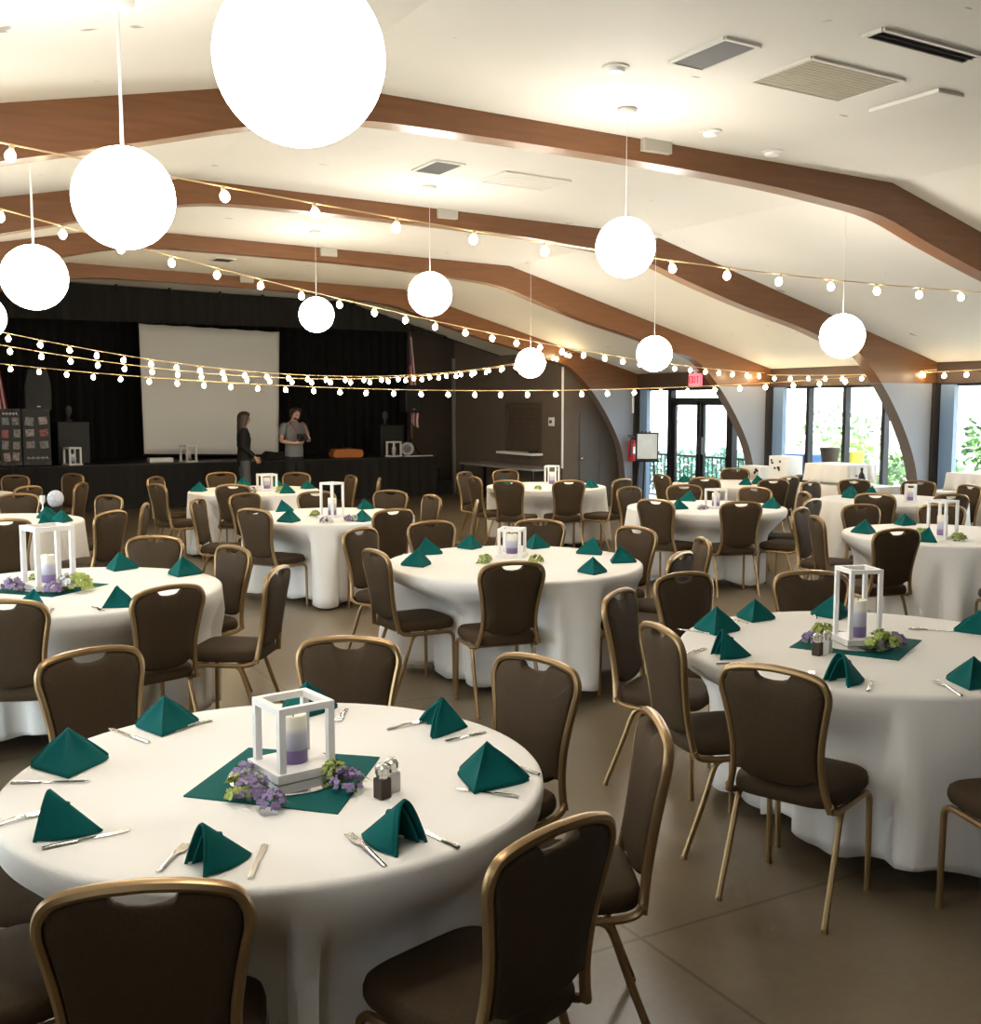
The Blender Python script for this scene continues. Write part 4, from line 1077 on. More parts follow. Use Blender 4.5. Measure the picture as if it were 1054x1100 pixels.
def napkin_open_mesh():
    """the same fold turned so that its rounded mouth shows: an arched sheet that narrows to a point"""
    mb = MB(); n, K = 24, 10; h, w, L = .112, .050, .150
    vs = []
    for k in range(K+1):
        u = k/K
        for i in range(n+1):
            t = -1+2*i/n; s_ = abs(t)
            z = h*(1-u)*(1-s_**1.7); x = math.copysign(1, t)*(w*(1-u)**.8*s_**.85+.004*s_)
            x += math.copysign(.018*u*(1-u)*4*s_**2, t)*.9               # the sides belly out towards the foot
            vs.append((x, .065-L*u-.022*(z/h), max(0, z)))
    mb.add(vs, [(k*(n+1)+i, k*(n+1)+i+1, (k+1)*(n+1)+i+1, (k+1)*(n+1)+i) for k in range(K) for i in range(n)])
    me = mb.mesh('napkin_open', M['napkin'], 60)
    m2 = MB()
    m2.tube([Vector(v)+Vector((0, .0, -.003)) for v in vs[:n+1]], .0055, 8, .004)
    inner = [Vector((v[0]*.72, v[1]-.012, v[2]*.80)) for v in vs[:n+1]]
    m2.tube(inner, .0045, 8, .004)
    base = [Vector((v[0]*.66, v[1]-.05, v[2]*.70)) for v in vs[:n+1]]
    m2.add(inner+base, [(i, i+1, n+1+i+1, n+1+i) for i in range(n)])
    return me, m2.mesh('napkin_rim', M['napkin'], 60)
nm1, nm2 = napkin_mesh(); no1, no2 = napkin_open_mesh()
OPEN = ('left rim of the boxy-lantern table, nearer', 'standing behind the front chair', 'between fork and knife', 'near rim of the slim-lantern', 'above the front chair of the slim-lantern')
def place_napkin(x, y, rz, lab, group, sc_=1.):
    op = any(k in lab for k in OPEN); a_, b_ = (no1, no2) if op else (nm1, nm2)
    o = bpy.data.objects.new('napkin', a_); COL.objects.link(o)
    s = o.modifiers.new('thick', 'SOLIDIFY'); s.thickness = .005; s.offset = 0
    h_ = bpy.data.objects.new('folded_edge', b_); COL.objects.link(h_); h_.parent = o
    o.location = (x, y, TZ+.0025); o.rotation_euler = (0, 0, rz); o.scale = (sc_,)*3
    tag(o, lab, 'napkin', group); return o
for i, (t_, x, y, rz, lab) in enumerate(NAP): place_napkin(x, y, math.radians(rz), lab, 'teal napkins on '+PH[t_], .98+.07*math.sin(i*1.7))

# ------------------------------------------------------------------ cutlery
def knife():
    r = empty('table_knife', (0, 0, 0))
    MB().tube([(-.5, 0, .003), (-.36, 0, .004), (-.12, 0, .003)], .0045, 8, .0095/2*1.5).obj('handle', M['steel'], r)
    MB().prism([(-.12, -.004), (.3, -.010), (.46, -.008), (.5, .003), (.44, .0085), (-.12, .006)], 2, .001, .0035).obj('blade', M['steel'], r, smooth=0)
    return r
def fork():
    r = empty('fork', (0, 0, 0))
    MB().tube(spline([(-.5, 0, .003), (-.3, 0, .005), (.0, 0, .009), (.14, 0, .007)], 4), .003, 8, .006).obj('handle', M['steel'], r)
    hd = MB().prism([(.12, -.004), (.20, -.012), (.27, -.0125), (.27, .0125), (.20, .012), (.12, .004)], 2, .004, .0065)
    for k in range(4): hd.prism([(.26, -.0125+k*.0068), (.5, -.0118+k*.0066), (.5, -.0118+k*.0066+.0036), (.26, -.0125+k*.0068+.0046)], 2, .003, .0055)
    hd.obj('tines', M['steel'], r, smooth=0)
    return r
proto = {'knife': knife(), 'fork': fork()}; used = set()
for k_, x0, y0, x1, y1, lab in CUT:
    o = proto[k_] if k_ not in used else dup(proto[k_]); used.add(k_)
    L = math.hypot(x1-x0, y1-y0); mx, my = (x0+x1)/2, (y0+y1)/2
    LL = min(max(L, .15), .24)
    o.location = (mx, my, TZ); o.rotation_euler = (0, 0, math.atan2(y1-y0, x1-x0)); o.scale = (LL, 1, 1)
    tag(o, lab, k_, 'cutlery')

# ------------------------------------------------------------------ globes and light strings
for row, x, y, z, cz, lab in GLO:
    r = .184
    g = empty('globe_pendant', (x, y, z-r), 0, lab, 'pendant lamp', 'white globe pendants')
    MB().ball((0, 0, r), r, 48, 28).obj('globe_shade', M['globe'], g)
    MB().tube([(0, 0, 2*r-.003), (0, 0, cz-z+r)], .006 if row == 'A' else .0018, 8).obj('stem', M['whiteplastic'], g)
    dr = .095 if row == 'A' else 0
    MB().lathe([(.012, cz-z+r-.04-dr), (.050, cz-z+r-.03-dr), (.062, cz-z+r-.012-dr), (.062, cz-z+r-.002-dr), (.016, cz-z+r+.0-dr), (.016, cz-z+r+.03)], n=20).obj('ceiling_rose', M['offwhite'], g)
bulb_me = MB().lathe([(.0005, -.098), (.014, -.094), (.026, -.080), (.030, -.066), (.027, -.050), (.017, -.034), (.012, -.026)], n=12).mesh('bulb', M['bulb'])
sock_me = MB().lathe([(.013, -.034), (.0145, -.03), (.0145, -.004), (.008, .004)], n=10).mesh('socket', M['socket'])
for p0, p1, sag, lab in STR:
    a, b = Vector(p0), Vector(p1); L = (b-a).length
    s = empty('string_light', a, 0, lab, 'string lights', 'strings of warm bulbs')
    def P(t): return a.lerp(b, t)-Vector((0, 0, 4*sag*t*(1-t)))-a
    MB().tube([P(i/48) for i in range(49)], .0045, 6).obj('cable', M['cable'], s)
    n = int(L/.50) if 'closest' in lab else int(L/(.42 if 'second beam' in lab else .32))
    for i in range(n):
        t = (i+.5)/n; p = P(t)
        o = bpy.data.objects.new('bulb', bulb_me); COL.objects.link(o); o.parent = s; o.location = p
        o.rotation_euler = (.18*math.sin(i*2.1), .18*math.cos(i*1.3), 0); o.scale = (.85,)*3
        q = bpy.data.objects.new('socket', sock_me); COL.objects.link(q); q.parent = o

# ------------------------------------------------------------------ ceiling fixtures
tilt = Matrix.Rotation(math.atan(.0208), 3, 'Y')
def ceil_box(x, y, w, d, t, rz=0.): return (x, y, CZ(x)-t/2+.002), (w, d, t)
def vent(x, y, w, d, label, slats, mat='ventdark', along='x'):
    r = empty('ceiling_vent', (x, y, CZ(x)), 0, label, 'vent'); r.rotation_euler = (0, math.atan(.0208), 0)
    f = MB()
    for s in (-1, 1): f.b2((-w/2, s*d/2-.012, -.014), (w/2, s*d/2+.012, .004)).b2((s*w/2-.012, -d/2, -.014), (s*w/2+.012, d/2, .004))
    f.obj('vent_frame', M['offwhite'], r, smooth=0)
    MB().b2((-w/2, -d/2, -.004), (w/2, d/2, .003)).obj('vent_back', M[mat], r, smooth=0)
    sl = MB(); flat = mat != 'ventdark'
    for i in range(slats):
        if along == 'x': yy = -d/2+d*(i+.5)/slats; sl.box((0, yy, -.008), (w-.02, d/slats*(.93 if flat else .55), .004), rot=Matrix.Rotation(.04 if flat else .5, 3, 'X'))
        else: xx = -w/2+w*(i+.5)/slats; sl.box((xx, 0, -.008), (w/slats*.55, d-.02, .004), rot=Matrix.Rotation(.5, 3, 'Y'))
    sl.obj('slats', M[mat], r, smooth=0); return r
vent(3.875, 4.53, .23, .44, 'dark louvred ceiling vent beside the tan square grille', 9, along='y')
vent(4.68, 3.87, .74, .12, 'long dark slot vent, closest one in the ceiling', 3)
vent(4.69, 4.53, .70, .47, 'large tan square return grille in the ceiling', 14, 'tan')
vent(3.85, 7.66, .24, .41, 'small dark ceiling vent beyond the first beam', 9, along='y')
vent(4.65, 7.70, .60, .42, 'faint pale square diffuser beyond the first beam', 8, 'offwhite')
vent(3.9, 13.79, .24, .30, 'tiny dark vent in front of the last beam', 6)
o = MB().b2((-.11, -.25, -.02), (.11, .25, .003)).obj('access_panel', M['ceiling'], smooth=0, loc=(5.44, 4.55, CZ(5.44))); bevel(o, .004); tag(o, 'flush cream access panel beside the tan square grille', 'panel')
for x, y, lab in ((3.58, 4.98, 'white smoke detector by the dark louvred vent'), (4.883, 5.72, 'white smoke detector just before the first beam'), (5.60, 5.90, 'small white detector beside the first beam, farther along')):
    o = empty('smoke_detector', (x, y, CZ(x)), 0, lab, 'smoke detector')
    MB().lathe([(.062, -.012), (.075, -.008), (.075, .004)], n=24).obj('base', M['offwhite'], o); MB().lathe([(.02, -.034), (.045, -.030), (.055, -.012)], n=24).obj('sensor_cap', M['whiteplastic'], o)

# ------------------------------------------------------------------ buffet by the window
def cloth_block(x0, x1, y0, y1, h, name, label, cat):
    mb = MB(); vs = []; fs = []; per = []
    w, d = x1-x0, y1-y0; n = 28
    ring = []
    for i in range(n): ring.append((x0+w*i/n, y0))
    for i in range(n): ring.append((x1, y0+d*i/n))
    for i in range(n): ring.append((x1-w*i/n, y1))
    for i in range(n): ring.append((x0, y1-d*i/n))
    cx, cy = (x0+x1)/2, (y0+y1)/2; N = len(ring)
    for k, z in enumerate((h, h-.015, h*.6, h*.3, .03)):
        for i, (x, y) in enumerate(ring):
            g = (0, .004, .012, .022, .03)[k]*(1+.9*math.sin(i*.9)+.5*math.sin(i*.37)); L = math.hypot(x-cx, y-cy)
            vs.append((x+(x-cx)/L*g, y+(y-cy)/L*g, z))
    for k in range(4):
        for i in range(N): fs.append((k*N+i, k*N+(i+1) % N, (k+1)*N+(i+1) % N, (k+1)*N+i))
    b0 = len(vs); vs.append((cx, cy, h+.003))
    for i in range(N): fs.append((b0, (i+1) % N, i))
    mb.add(vs, fs); o = mb.obj(name, M['cloth'], smooth=50); s = o.modifiers.new('thick', 'SOLIDIFY'); s.thickness = .003; s.offset = 1
    return tag(o, label, cat)
def btable(x0, x1, y0, y1, label):
    t = empty('buffet_table', ((x0+x1)/2, (y0+y1)/2, 0), 0, label, 'table'); hx, hy = (x1-x0)/2-.03, (y1-y0)/2-.03
    MB().b2((-hx, -hy, .70), (hx, hy, .735)).obj('tabletop', M['hatch'], t, smooth=0)
    for sx in (-1, 1):
        for sy in (-1, 1): MB().tube([(sx*(hx-.06), sy*(hy-.06), 0), (sx*(hx-.06), sy*(hy-.06), .70)], .016, 8).obj('leg', M['darkmetal'], t)
btable(10.72, 11.38, 9.52, 11.95, 'long buffet table hidden under a cloth before the big window'); cloth_block(10.72, 11.38, 9.52, 11.95, .745, 'buffet_cloth', 'white cloth on the long buffet table before the big window', 'tablecloth')
btable(10.95, 11.55, 6.6, 8.95, 'buffet table under a cloth near the frame edge window'); cloth_block(10.95, 11.55, 6.6, 8.95, .745, 'buffet_cloth', 'white cloth on the buffet table past the curved post, by the frame edge', 'tablecloth')
o = cloth_block(10.8, 11.32, 9.88, 10.6, .26, 'covered_crate', 'cloth-covered block raised on the buffet before the big window', 'covered box'); o.location.z = .75
o = cloth_block(11.0, 11.45, 7.95, 8.55, .24, 'covered_crate', 'cloth-covered block raised on the buffet past the curved post', 'covered box'); o.location.z = .75
def spotted(x, y, z, w, d, h, label, seed):
    r = empty('spotted_box', (x, y, z), 0, label, 'box'); o = MB().b2((-w/2, -d/2, 0), (w/2, d/2, h)).obj('carton', M['whiteplastic'], r, smooth=0); bevel(o, .006)
    rnd = random.Random(seed); sp = MB()
    for k in range(7):
        yy, zz = rnd.uniform(-d*.4, d*.4), rnd.uniform(h*.15, h*.85)
        sp.prism([(yy+.022*math.cos(a*PI/5)*rnd.uniform(.7, 1.2), zz+.018*math.sin(a*PI/5)) for a in range(10)], 0, -w/2-.003, -w/2-.0005)
    sp.obj('dark_spots', M['blackplastic'], r, smooth=0)
spotted(10.9, 11.62, .752, .28, .40, .17, 'white box with dark spots on the buffet, lower one', 1)
spotted(10.95, 11.12, .752, .28, .36, .33, 'taller white box with dark spots on the buffet', 2)
for i, (x, y, hgt, mt, lab) in enumerate([(10.84, 9.68, .24, 'darkmetal', 'dark bottle standing on the buffet by the curved post'), (10.86, 9.78, .14, 'glassy', 'clear jar beside the dark bottle on the buffet'), (10.80, 9.60, .12, 'ventdark', 'grey tumbler beside the clear jar on the buffet')]):
    o = empty('bottle', (x, y, .752), 0, lab, 'bottle'); MB().lathe([(.035, 0), (.038, .01), (.038, hgt*.6), (.014, hgt*.78), (.014, hgt*.92)], n=14).obj('body', M[mt], o); MB().lathe([(.017, hgt*.92), (.017, hgt)], n=12).obj('cap', M['blackplastic'], o)
o = MB().lathe([(.09, 0), (.1, .02), (.1, .07), (.06, .09)], n=18).obj('serving_pot', M['blackplastic'], loc=(10.88, 10.75, .752)); tag(o, 'low dark pot on the buffet beside the covered block', 'pot')
o = MB().box((0, 0, .03), (.16, .3, .06)).obj('teal_napkin_stack', M['napkin'], smooth=0, loc=(10.70, 10.62+.1-.35, .752)); 
bpy.data.objects.remove(o)

# ------------------------------------------------------------------ outside
struct(MB().b2((XR+.15, -25, -.35), (60, 60, -.15)).obj('patio_ground', M['patio'], smooth=0))
struct(MB().b2((-60, -25, -.35), (XL-.15, 60, -.15)).obj('lawn_ground', M['patio'], smooth=0))
struct(MB().b2((21.5, -10, -.15), (21.8, 50, 1.25)).obj('garden_wall', M['gardenwall'], smooth=0))
def shrub(loc, rx, rz, n, mat, label, seed, leaf=.10, palm=False):
    rnd = random.Random(seed); r = empty('shrub', loc, 0, label, 'shrub')
    mb = MB()
    if palm:
        for k in range(n//24):
            a = rnd.uniform(0, 2*PI); L = rx*rnd.uniform(.7, 1.2); up = rz*rnd.uniform(.5, 1.15)
            for q in range(24):
                u = .12+.88*q/24; c = Vector((math.cos(a)*L*u, math.sin(a)*L*u, up*(1.7*u-.95*u*u)+.15)); s = Vector((-math.sin(a), math.cos(a), 0)); d = Vector((math.cos(a), math.sin(a), .2))
                for sg_ in (-1, 1):
                    tip = c+s*sg_*leaf*3.2*(1-.6*u)+d*leaf*1.3+Vector((0, 0, -.05)); mb.add([c, c+d*leaf*.35, tip], [(0, 1, 2)])
    else:
        blobs = [(Vector((rnd.uniform(-.6, .6)*rx, rnd.uniform(-.6, .6)*rx, rz*rnd.uniform(.25, .8))), rx*rnd.uniform(.35, .6)) for _ in range(9)]
        for k in range(n):
            c0, br = rnd.choice(blobs); v = Vector((rnd.gauss(0, 1), rnd.gauss(0, 1), rnd.gauss(0, 1))).normalized(); p = c0+v*br*rnd.uniform(.75, 1.05)
            p.z = max(p.z, .03)
            d = (v+Vector((rnd.uniform(-.7, .7), rnd.uniform(-.7, .7), rnd.uniform(-.7, .7)))).normalized(); s = d.orthogonal().normalized(); s = s*math.cos(k)+d.cross(s)*math.sin(k); L = leaf*rnd.uniform(.7, 1.3)
            mb.add([p, p+d*L*.5+s*L*.3, p+d*L, p+d*L*.5-s*L*.3], [(0, 1, 2, 3)])
    o = mb.obj('foliage', M[mat], r, smooth=0); o['kind'] = 'stuff'
    st_ = MB()
    for k in range(4): a = k*1.6; st_.tube([(0, 0, 0), (math.cos(a)*rx*.25, math.sin(a)*rx*.25, rz*.55)], .025, 6)
    st_.obj('stem', M['bark'], r)
OUT = [((15.2, 13.35, -.15), 1.0, 1.45, 1500, 'leafyel', 'bright feathery palm outside the big window', 1, .11, True),
 ((14.3, 11.4, -.15), .7, 1.5, 1500, 'leaf', 'green bush outside the big window next to the curved post', 2, .11, False),
 ((14.0, 9.9, -.15), .65, 2.0, 2200, 'leaf', 'leafy bush outside the window cut by the frame edge', 4, .11, False),
 ((15.0, 16.3, -.15), .8, .95, 1500, 'leafblue', 'low cool green hedge bush outside the glass door, hinge side', 6, .11, False),
 ((15.2, 18.1, -.15), .8, .95, 1500, 'leafblue', 'low cool green hedge bush outside the glass door, middle', 7, .11, False),
 ((15.4, 20.0, -.15), .8, 1.0, 1500, 'leafblue', 'low cool green hedge bush outside the door by the easel', 8, .11, False),
 ((19.3, 17.6, -.15), 1.2, 1.9, 500, 'leaf', 'pale distant bush behind the palm', 9, .15, False)]
for a in OUT: shrub(*a)
# railing, planter, blue bin, yellow tub outside
rl = empty('patio_railing', (13.6, 16.0, -.15), 0, 'dark patio railing seen low through the glass door', 'railing')
MB().b2((-.02, -2.2, .93), (.02, 3.2, .97)).b2((-.02, -2.2, .12), (.02, 3.2, .15)).obj('rail', M['darkmetal'], rl, smooth=0)
bb = MB()
for k in range(46): bb.b2((-.008, -2.2+k*.118, .13), (.008, -2.184+k*.118, .95))
bb.obj('bars', M['darkmetal'], rl, smooth=0)
o = empty('planter_pot', (12.75, 12.02, -.15), 0, 'large dark brown planter pot outside the big window', 'planter')
MB().lathe([(.10, 0), (.10, .9), (.11, 1.02), (.145, 1.22), (.155, 1.24), (.155, 1.28), (.13, 1.28), (.125, 1.20)], n=24).obj('pot', M['hatch'], o); MB().lathe([(.126, 1.2), (.001, 1.22)], n=20).obj('soil', M['pepper'], o)
o = empty('blue_bin', (13.3, 13.05, -.15), 0, 'blue lidded bin outside the big window', 'bin'); MB().b2((-.25, -.3, 0), (.25, .3, 1.08)).obj('bin_body', M['blue'], o, smooth=0); MB().b2((-.27, -.32, 1.08), (.27, .32, 1.13)).obj('lid', M['blue'], o, smooth=0)
o = empty('yellow_tub', (13.2, 11.95, -.15), 0, 'bright yellow tub outside beside the palm', 'tub'); MB().lathe([(.12, .93), (.15, 1.19), (.16, 1.21), (.14, 1.21)], n=20).obj('tub', M['yellow'], o); MB().b2((-.15, -.15, 0), (.15, .15, .93)).obj('tub_stand', M['gardenwall'], o, smooth=0)

# ------------------------------------------------------------------ people
def skin(name, J, mat, parent, sub=2):
    """J: {joint: (pos, (rx, ry), parent joint)} -> one continuous skinned surface"""
    ks = list(J); ix = {k: i for i, k in enumerate(ks)}
    me = bpy.data.meshes.new(name); me.from_pydata([J[k][0] for k in ks], [(ix[k], ix[J[k][2]]) for k in ks if J[k][2]], [])
    me.materials.append(mat); o = bpy.data.objects.new(name, me); COL.objects.link(o); o.parent = parent
    m = o.modifiers.new('skin', 'SKIN'); m.use_smooth_shade = True
    if not me.skin_vertices: 
        bm = bmesh.new(); bm.from_mesh(me); bm.verts.layers.skin.verify(); bm.to_mesh(me); bm.free()
    for i, k in enumerate(ks):
        sv = me.skin_vertices[0].data[i]; sv.radius = J[k][1]; sv.use_root = J[k][2] is None
    s = o.modifiers.new('sub', 'SUBSURF'); s.levels = sub; s.render_levels = sub
    return o
def hand(J, side, w, fwd, curl, out, k=1.):
    """palm + five fingers hanging off wrist joint w; fwd: direction of the fingers, out: thumb side"""
    fwd = Vector(fwd).normalized(); out = Vector(out); out = (out-fwd*out.dot(fwd)).normalized(); dn = fwd.cross(out)*curl
    W = Vector(J[w][0]); n = side
    J[n+'palm'] = (tuple(W+fwd*.05*k), (.030*k, .017*k), w)
    for q, (o_, L) in enumerate(((.030, .070), (.011, .080), (-.009, .075), (-.028, .058))):
        b = W+fwd*.088*k+out*o_*k
        J[f'{n}f{q}a'] = (tuple(b), (.0095*k, .0095*k), n+'palm')
        J[f'{n}f{q}b'] = (tuple(b+(fwd*.8+dn*.5).normalized()*L*.5*k), (.0085*k, .0085*k), f'{n}f{q}a')
        J[f'{n}f{q}c'] = (tuple(b+(fwd*.8+dn*.5).normalized()*L*.5*k+(fwd*.3+dn*.9).normalized()*L*.5*k), (.007*k, .007*k), f'{n}f{q}b')
    t0 = W+fwd*.035*k+out*.030*k
    J[n+'t0'] = (tuple(t0), (.012*k, .012*k), n+'palm')
    J[n+'t1'] = (tuple(t0+(out*.7+fwd*.6+dn*.3).normalized()*.038*k), (.010*k, .010*k), n+'t0')
    J[n+'t2'] = (tuple(t0+(out*.7+fwd*.6+dn*.3).normalized()*.038*k+(fwd*.9+dn*.4).normalized()*.032*k), (.008*k, .008*k), n+'t1')
def person(loc, rz, H, label, female, arms, headtilt):
    k = H/1.75; root = empty('person', loc, rz, label, 'person'); V = lambda x, y, z: (x*k, y*k, z*k)
    sw = .165 if female else .195; hw = .095 if female else .09
    J = {}
    J['pelvis'] = (V(0, 0, .94), (.145*k, .10*k), None)
    J['waist'] = (V(0, 0, 1.09), ((.115 if female else .135)*k, .085*k), 'pelvis')
    J['chest'] = (V(0, -.005, 1.28), ((.135 if female else .155)*k, .10*k), 'waist')
    J['collar'] = (V(0, -.015, 1.42), (.085*k, .065*k), 'chest')
    J['neck'] = (V(0, 0, 1.50), (.048*k, .05*k), 'collar')
    ht = headtilt
    J['jaw'] = (V(0, .025+ht*.02, 1.555), (.055*k, .062*k), 'neck')
    J['head'] = (V(0, .022+ht*.05, 1.625-ht*.012), (.074*k, .09*k), 'jaw')
    J['crown'] = (V(0, .012+ht*.085, 1.695-ht*.018), (.060*k, .072*k), 'head')
    J['nose'] = (V(0, .122+ht*.035, 1.60-ht*.055), (.010*k, .012*k), 'head')
    for s, n in ((-1, 'l'), (1, 'r')):
        J[n+'ear'] = (V(s*.080, .01+ht*.03, 1.61), (.010*k, .02*k), 'head')
        J[n+'hip'] = (V(s*hw, 0, .86), (.078*k, .085*k), 'pelvis')
        J[n+'knee'] = (V(s*(hw+.005), .015, .48), (.056*k, .056*k), n+'hip')
        J[n+'ankle'] = (V(s*(hw+.01), -.02, .085), (.038*k, .04*k), n+'knee')
        J[n+'ball'] = (V(s*(hw+.02), .10, .035), (.038*k, .028*k), n+'ankle')
        J[n+'sh'] = (V(s*sw, -.015, 1.405), (.052*k, .052*k), 'collar')
        e, w, fd, ot = arms[n]
        J[n+'elb'] = (V(*e), (.039*k, .039*k), n+'sh'); J[n+'wri'] = (V(*w), (.026*k, .024*k), n+'elb')
        hand(J, n, n+'wri', fd, 1. if s > 0 else -1., ot, k)
    skin('body', J, M['skin'], root)
    # clothes: the same joints, a little larger
    def sub(names, grow, start):
        out = {}
        for n_ in names:
            p, r, pa = J[n_]; out[n_] = (p, (r[0]+grow, r[1]+grow), pa if pa in names and n_ != start else None)
        return out
    def loft(name, rings, limbs, mat, n=20):
        mb = MB(); K = len(rings); vs = []
        for z, rx, ry, cy in rings:
            for j in range(n): a_ = 2*PI*j/n; vs.append((rx*k*math.cos(a_), (cy+ry*math.sin(a_))*k, z*k))
        fs = [(i*n+j, i*n+(j+1) % n, (i+1)*n+(j+1) % n, (i+1)*n+j) for i in range(K-1) for j in range(n)]
        fs += [tuple(range(n-1, -1, -1))]
        mb.add(vs, fs)
        for pts, r0, tp in limbs: mb.tube(spline(pts, 5), r0*k, 14, taper=[tp[0]+(tp[1]-tp[0])*i/(5*(len(pts)-1)) for i in range(5*(len(pts)-1)+1)])
        return mb.obj(name, mat, root, smooth=60)
    sl_ = []
    for s, n in ((-1, 'l'), (1, 'r')):
        a_, e_, w_ = (Vector(J[n+q][0]) for q in ('sh', 'elb', 'wri')); inn = a_+Vector((-s*.055, 0, -.01))*k
        sl_.append(([inn, a_+Vector((0, 0, .0)), a_.lerp(e_, .5), e_, e_.lerp(w_, .5), e_.lerp(w_, .92)] if female else [inn, a_, a_.lerp(e_, .3), a_.lerp(e_, .62)], .066, (1.0, .62) if female else (1.0, .92)))
    if female: loft('jacket', [(.79, .160, .130, 0), (.94, .168, .130, 0), (1.09, .138, .112, 0), (1.26, .158, .126, .002), (1.36, .166, .114, -.005), (1.425, .142, .095, -.012), (1.462, .085, .075, -.008), (1.49, .058, .062, -.005)], sl_, M['jacket'])
    else: loft('shirt', [(.88, .172, .132, 0), (.98, .172, .130, 0), (1.10, .160, .120, 0), (1.26, .180, .132, 0), (1.36, .188, .120, -.006), (1.425, .168, .100, -.012), (1.468, .098, .078, -.008), (1.495, .062, .066, -.004)], sl_, M['greyshirt'])
    lg = []
    for s, n in ((-1, 'l'), (1, 'r')):
        h_, k_, a_ = (Vector(J[n+q][0]) for q in ('hip', 'knee', 'ankle')); lg.append(([h_+Vector((-s*.01, 0, .02))*k, h_.lerp(k_, .4), k_, k_.lerp(a_, .5), a_+Vector((0, .0, -.03))*k], .098, (1.0, .60)))
    loft('trousers', [(.80, .11, .10, 0), (.85, .160, .112, 0), (.92, .166, .118, 0), (1.0, .150, .108, 0)], lg, M['greypants' if female else 'darkpants'])
    for s, n in ((-1, 'l'), (1, 'r')):
        a = J[n+'ankle'][0]; b = J[n+'ball'][0]
        skin('shoe', {'h': ((a[0], a[1]-.02, .05*k), (.046*k, .05*k), None), 'm': ((b[0], b[1]-.04, .042*k), (.05*k, .042*k), 'h'), 't': ((b[0], b[1]+.05, .036*k), (.04*k, .034*k), 'm')}, M['blackplastic'], root)
    hd = Vector(J['head'][0]); cr = Vector(J['crown'][0])
    hm = MB(); N = 24
    if female:
        # a cap round the skull that runs on down the back and both sides to below the shoulders, open at the face
        rows = []
        for z, rx, ry, cy, gap in ((.132, .02, .02, -.005, 0), (.118, .062, .070, -.005, 0), (.085, .090, .100, -.008, 0), (.045, .099, .110, -.012, .75), (.0, .101, .108, -.018, .95), (-.06, .102, .100, -.026, 1.05), (-.13, .108, .090, -.040, 1.15), (-.22, .112, .082, -.050, 1.25), (-.30, .098, .066, -.060, 1.35), (-.36, .07, .045, -.066, 1.45)):
            rows.append([tuple(hd+Vector((rx*math.sin(t), cy-ry*math.cos(t), z))*k) for t in [-(PI-gap)+2*(PI-gap)*i/N for i in range(N+1)]])
    else:
        rows = []
        for z, rx, ry, cy, gap in ((.112, .02, .02, .0, 0), (.102, .055, .066, .0, 0), (.078, .080, .092, -.002, 0), (.045, .088, .102, -.006, .55), (.010, .088, .100, -.010, 1.05), (-.03, .086, .096, -.014, 1.35), (-.07, .076, .082, -.022, 1.7)):
            rows.append([tuple(hd+Vector((rx*math.sin(t), cy-ry*math.cos(t), z))*k) for t in [-(PI-gap)+2*(PI-gap)*i/N for i in range(N+1)]])
    hm.add([p for r in rows for p in r], [(i*(N+1)+j, i*(N+1)+j+1, (i+1)*(N+1)+j+1, (i+1)*(N+1)+j) for i in range(len(rows)-1) for j in range(N)])
    ho = hm.obj('hair', M['hairbrown' if female else 'hairdark'], root, smooth=80); so_ = ho.modifiers.new('thick', 'SOLIDIFY'); so_.thickness = .014; so_.offset = 0
    if not female:
        skin('beard', {'chin': (tuple(hd+Vector((0, .035, -.095))*k), (.036*k, .03*k), None), 'l': (tuple(hd+Vector((-.055, .03, -.06))*k), (.016*k, .03*k), 'chin'), 'r': (tuple(hd+Vector((.055, .03, -.06))*k), (.016*k, .03*k), 'chin')}, M['hairdark'], root)
    ey = MB()
    for s in (-1, 1): ey.ball(tuple(hd+Vector((s*.032, .083, .005-.03*ht))*k), .010*k, 8, 6)
    ey.obj('eyes', M['eye'], root)
    MB().ball(tuple(hd+Vector((0, .080-.02*ht, -.062-.02*ht))*k), .016*k, 10, 6, 1.3, .5, .4).obj('mouth', M['lips'], root)
    return root
# woman in profile, facing along the stage front towards the man
person((5.43, 18.2, 0), math.radians(-90-8), 1.66, 'person with long brown hair, black jacket and grey trousers, standing in profile', True,
       {'l': ((-.215, -.04, 1.14), (-.20, .10, .93), (0, .3, -1), (0, 1, .2)), 'r': ((.215, -.04, 1.14), (.19, .16, .95), (-.1, .6, -.8), (0, 1, .3))}, 0)
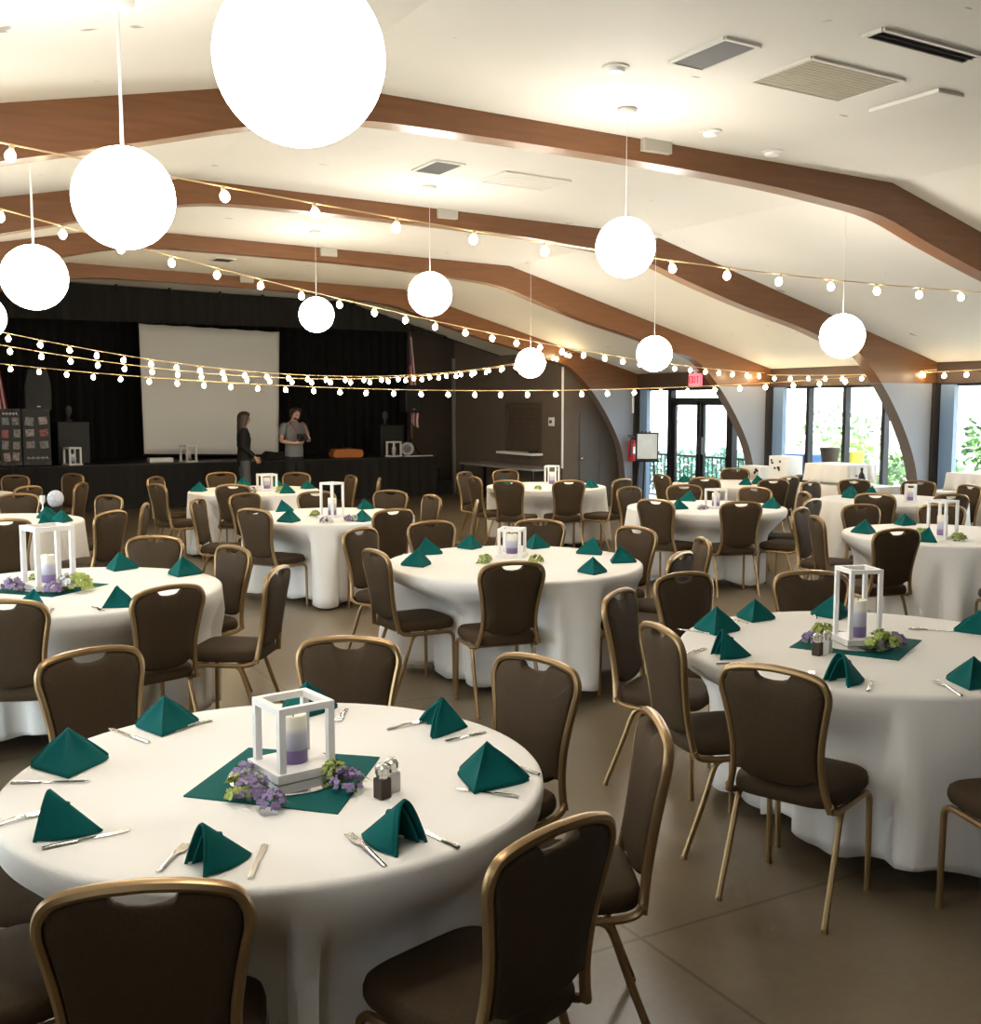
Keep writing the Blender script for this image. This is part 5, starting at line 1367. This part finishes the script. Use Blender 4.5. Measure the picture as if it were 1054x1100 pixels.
# man facing the hall, looking down at what he holds at his chest
pm_ = person((6.32, 18.2, 0), math.radians(180+14), 1.76, 'person in grey shirt and dark trousers, head bowed over a dark object in hand', False,
       {'l': ((-.285, .04, 1.15), (-.10, .25, 1.17), (.9, .25, .2), (0, .1, 1)), 'r': ((.285, .04, 1.15), (.12, .24, 1.12), (-.9, .25, .25), (0, .1, 1))}, 1.)
cm = empty('camera_bag', (6.32, 18.2, 0), math.radians(180+14), 'dark hand-held camera gear at the chest of the man', 'camera')
o = MB().box((.02, .27, 1.22), (.15, .09, .13)).obj('camera_body', M['blackplastic'], cm, smooth=0); bevel(o, .015)
MB().lathe([(.045, 0), (.045, .10), (.04, .105), (.001, .105)], n=16).obj('lens_barrel', M['grill'], cm).matrix_local = Matrix.Translation((.02, .31, 1.22))@Matrix.Rotation(-PI/2, 4, 'X')
MB().tube(spline([(-.05, .27, 1.28), (-.10, .14, 1.42), (-.06, -.03, 1.49), (.06, -.03, 1.49), (.11, .14, 1.42), (.09, .27, 1.28)], 5), .008, 6).obj('strap', M['red'], cm)

# ------------------------------------------------------------------ light
w = bpy.data.worlds.new('world'); sc.world = w; w.use_nodes = True; t = w.node_tree; t.nodes.clear()
o = t.nodes.new('ShaderNodeOutputWorld'); bg = t.nodes.new('ShaderNodeBackground'); sky = t.nodes.new('ShaderNodeTexSky')
sky.sky_type = 'HOSEK_WILKIE'; sky.turbidity = 6; sky.ground_albedo = .5; sky.sun_direction = (-.45, .25, .85)
mx = t.nodes.new('ShaderNodeMixRGB'); mx.inputs['Fac'].default_value = .55; mx.inputs[2].default_value = (2.2, 2.35, 2.5, 1)
t.links.new(sky.outputs[0], mx.inputs[1]); t.links.new(mx.outputs[0], bg.inputs['Color']); bg.inputs['Strength'].default_value = SKY_W; t.links.new(bg.outputs[0], o.inputs[0])
sl = bpy.data.lights.new('sun', 'SUN'); sl.energy = SUN_W; sl.angle = math.radians(2); sl.color = (1, .96, .88)
so = bpy.data.objects.new('sun', sl); COL.objects.link(so); so.rotation_euler = Vector((.45, -.25, -.85)).to_track_quat('-Z', 'Y').to_euler()

# ------------------------------------------------------------------ view
vs_ = sc.view_settings; vs_.view_transform = 'Standard'; vs_.look = 'None'; vs_.gamma = 1; vs_.use_curve_mapping = False; vs_.exposure = EXPO
sc.display_settings.display_device = 'sRGB'
cy = sc.cycles; cy.max_bounces = 8; cy.diffuse_bounces = 4; cy.glossy_bounces = 3; cy.transparent_max_bounces = 8; cy.sample_clamp_indirect = 4; cy.use_denoising = True
cy.caustics_reflective = False; cy.caustics_refractive = False
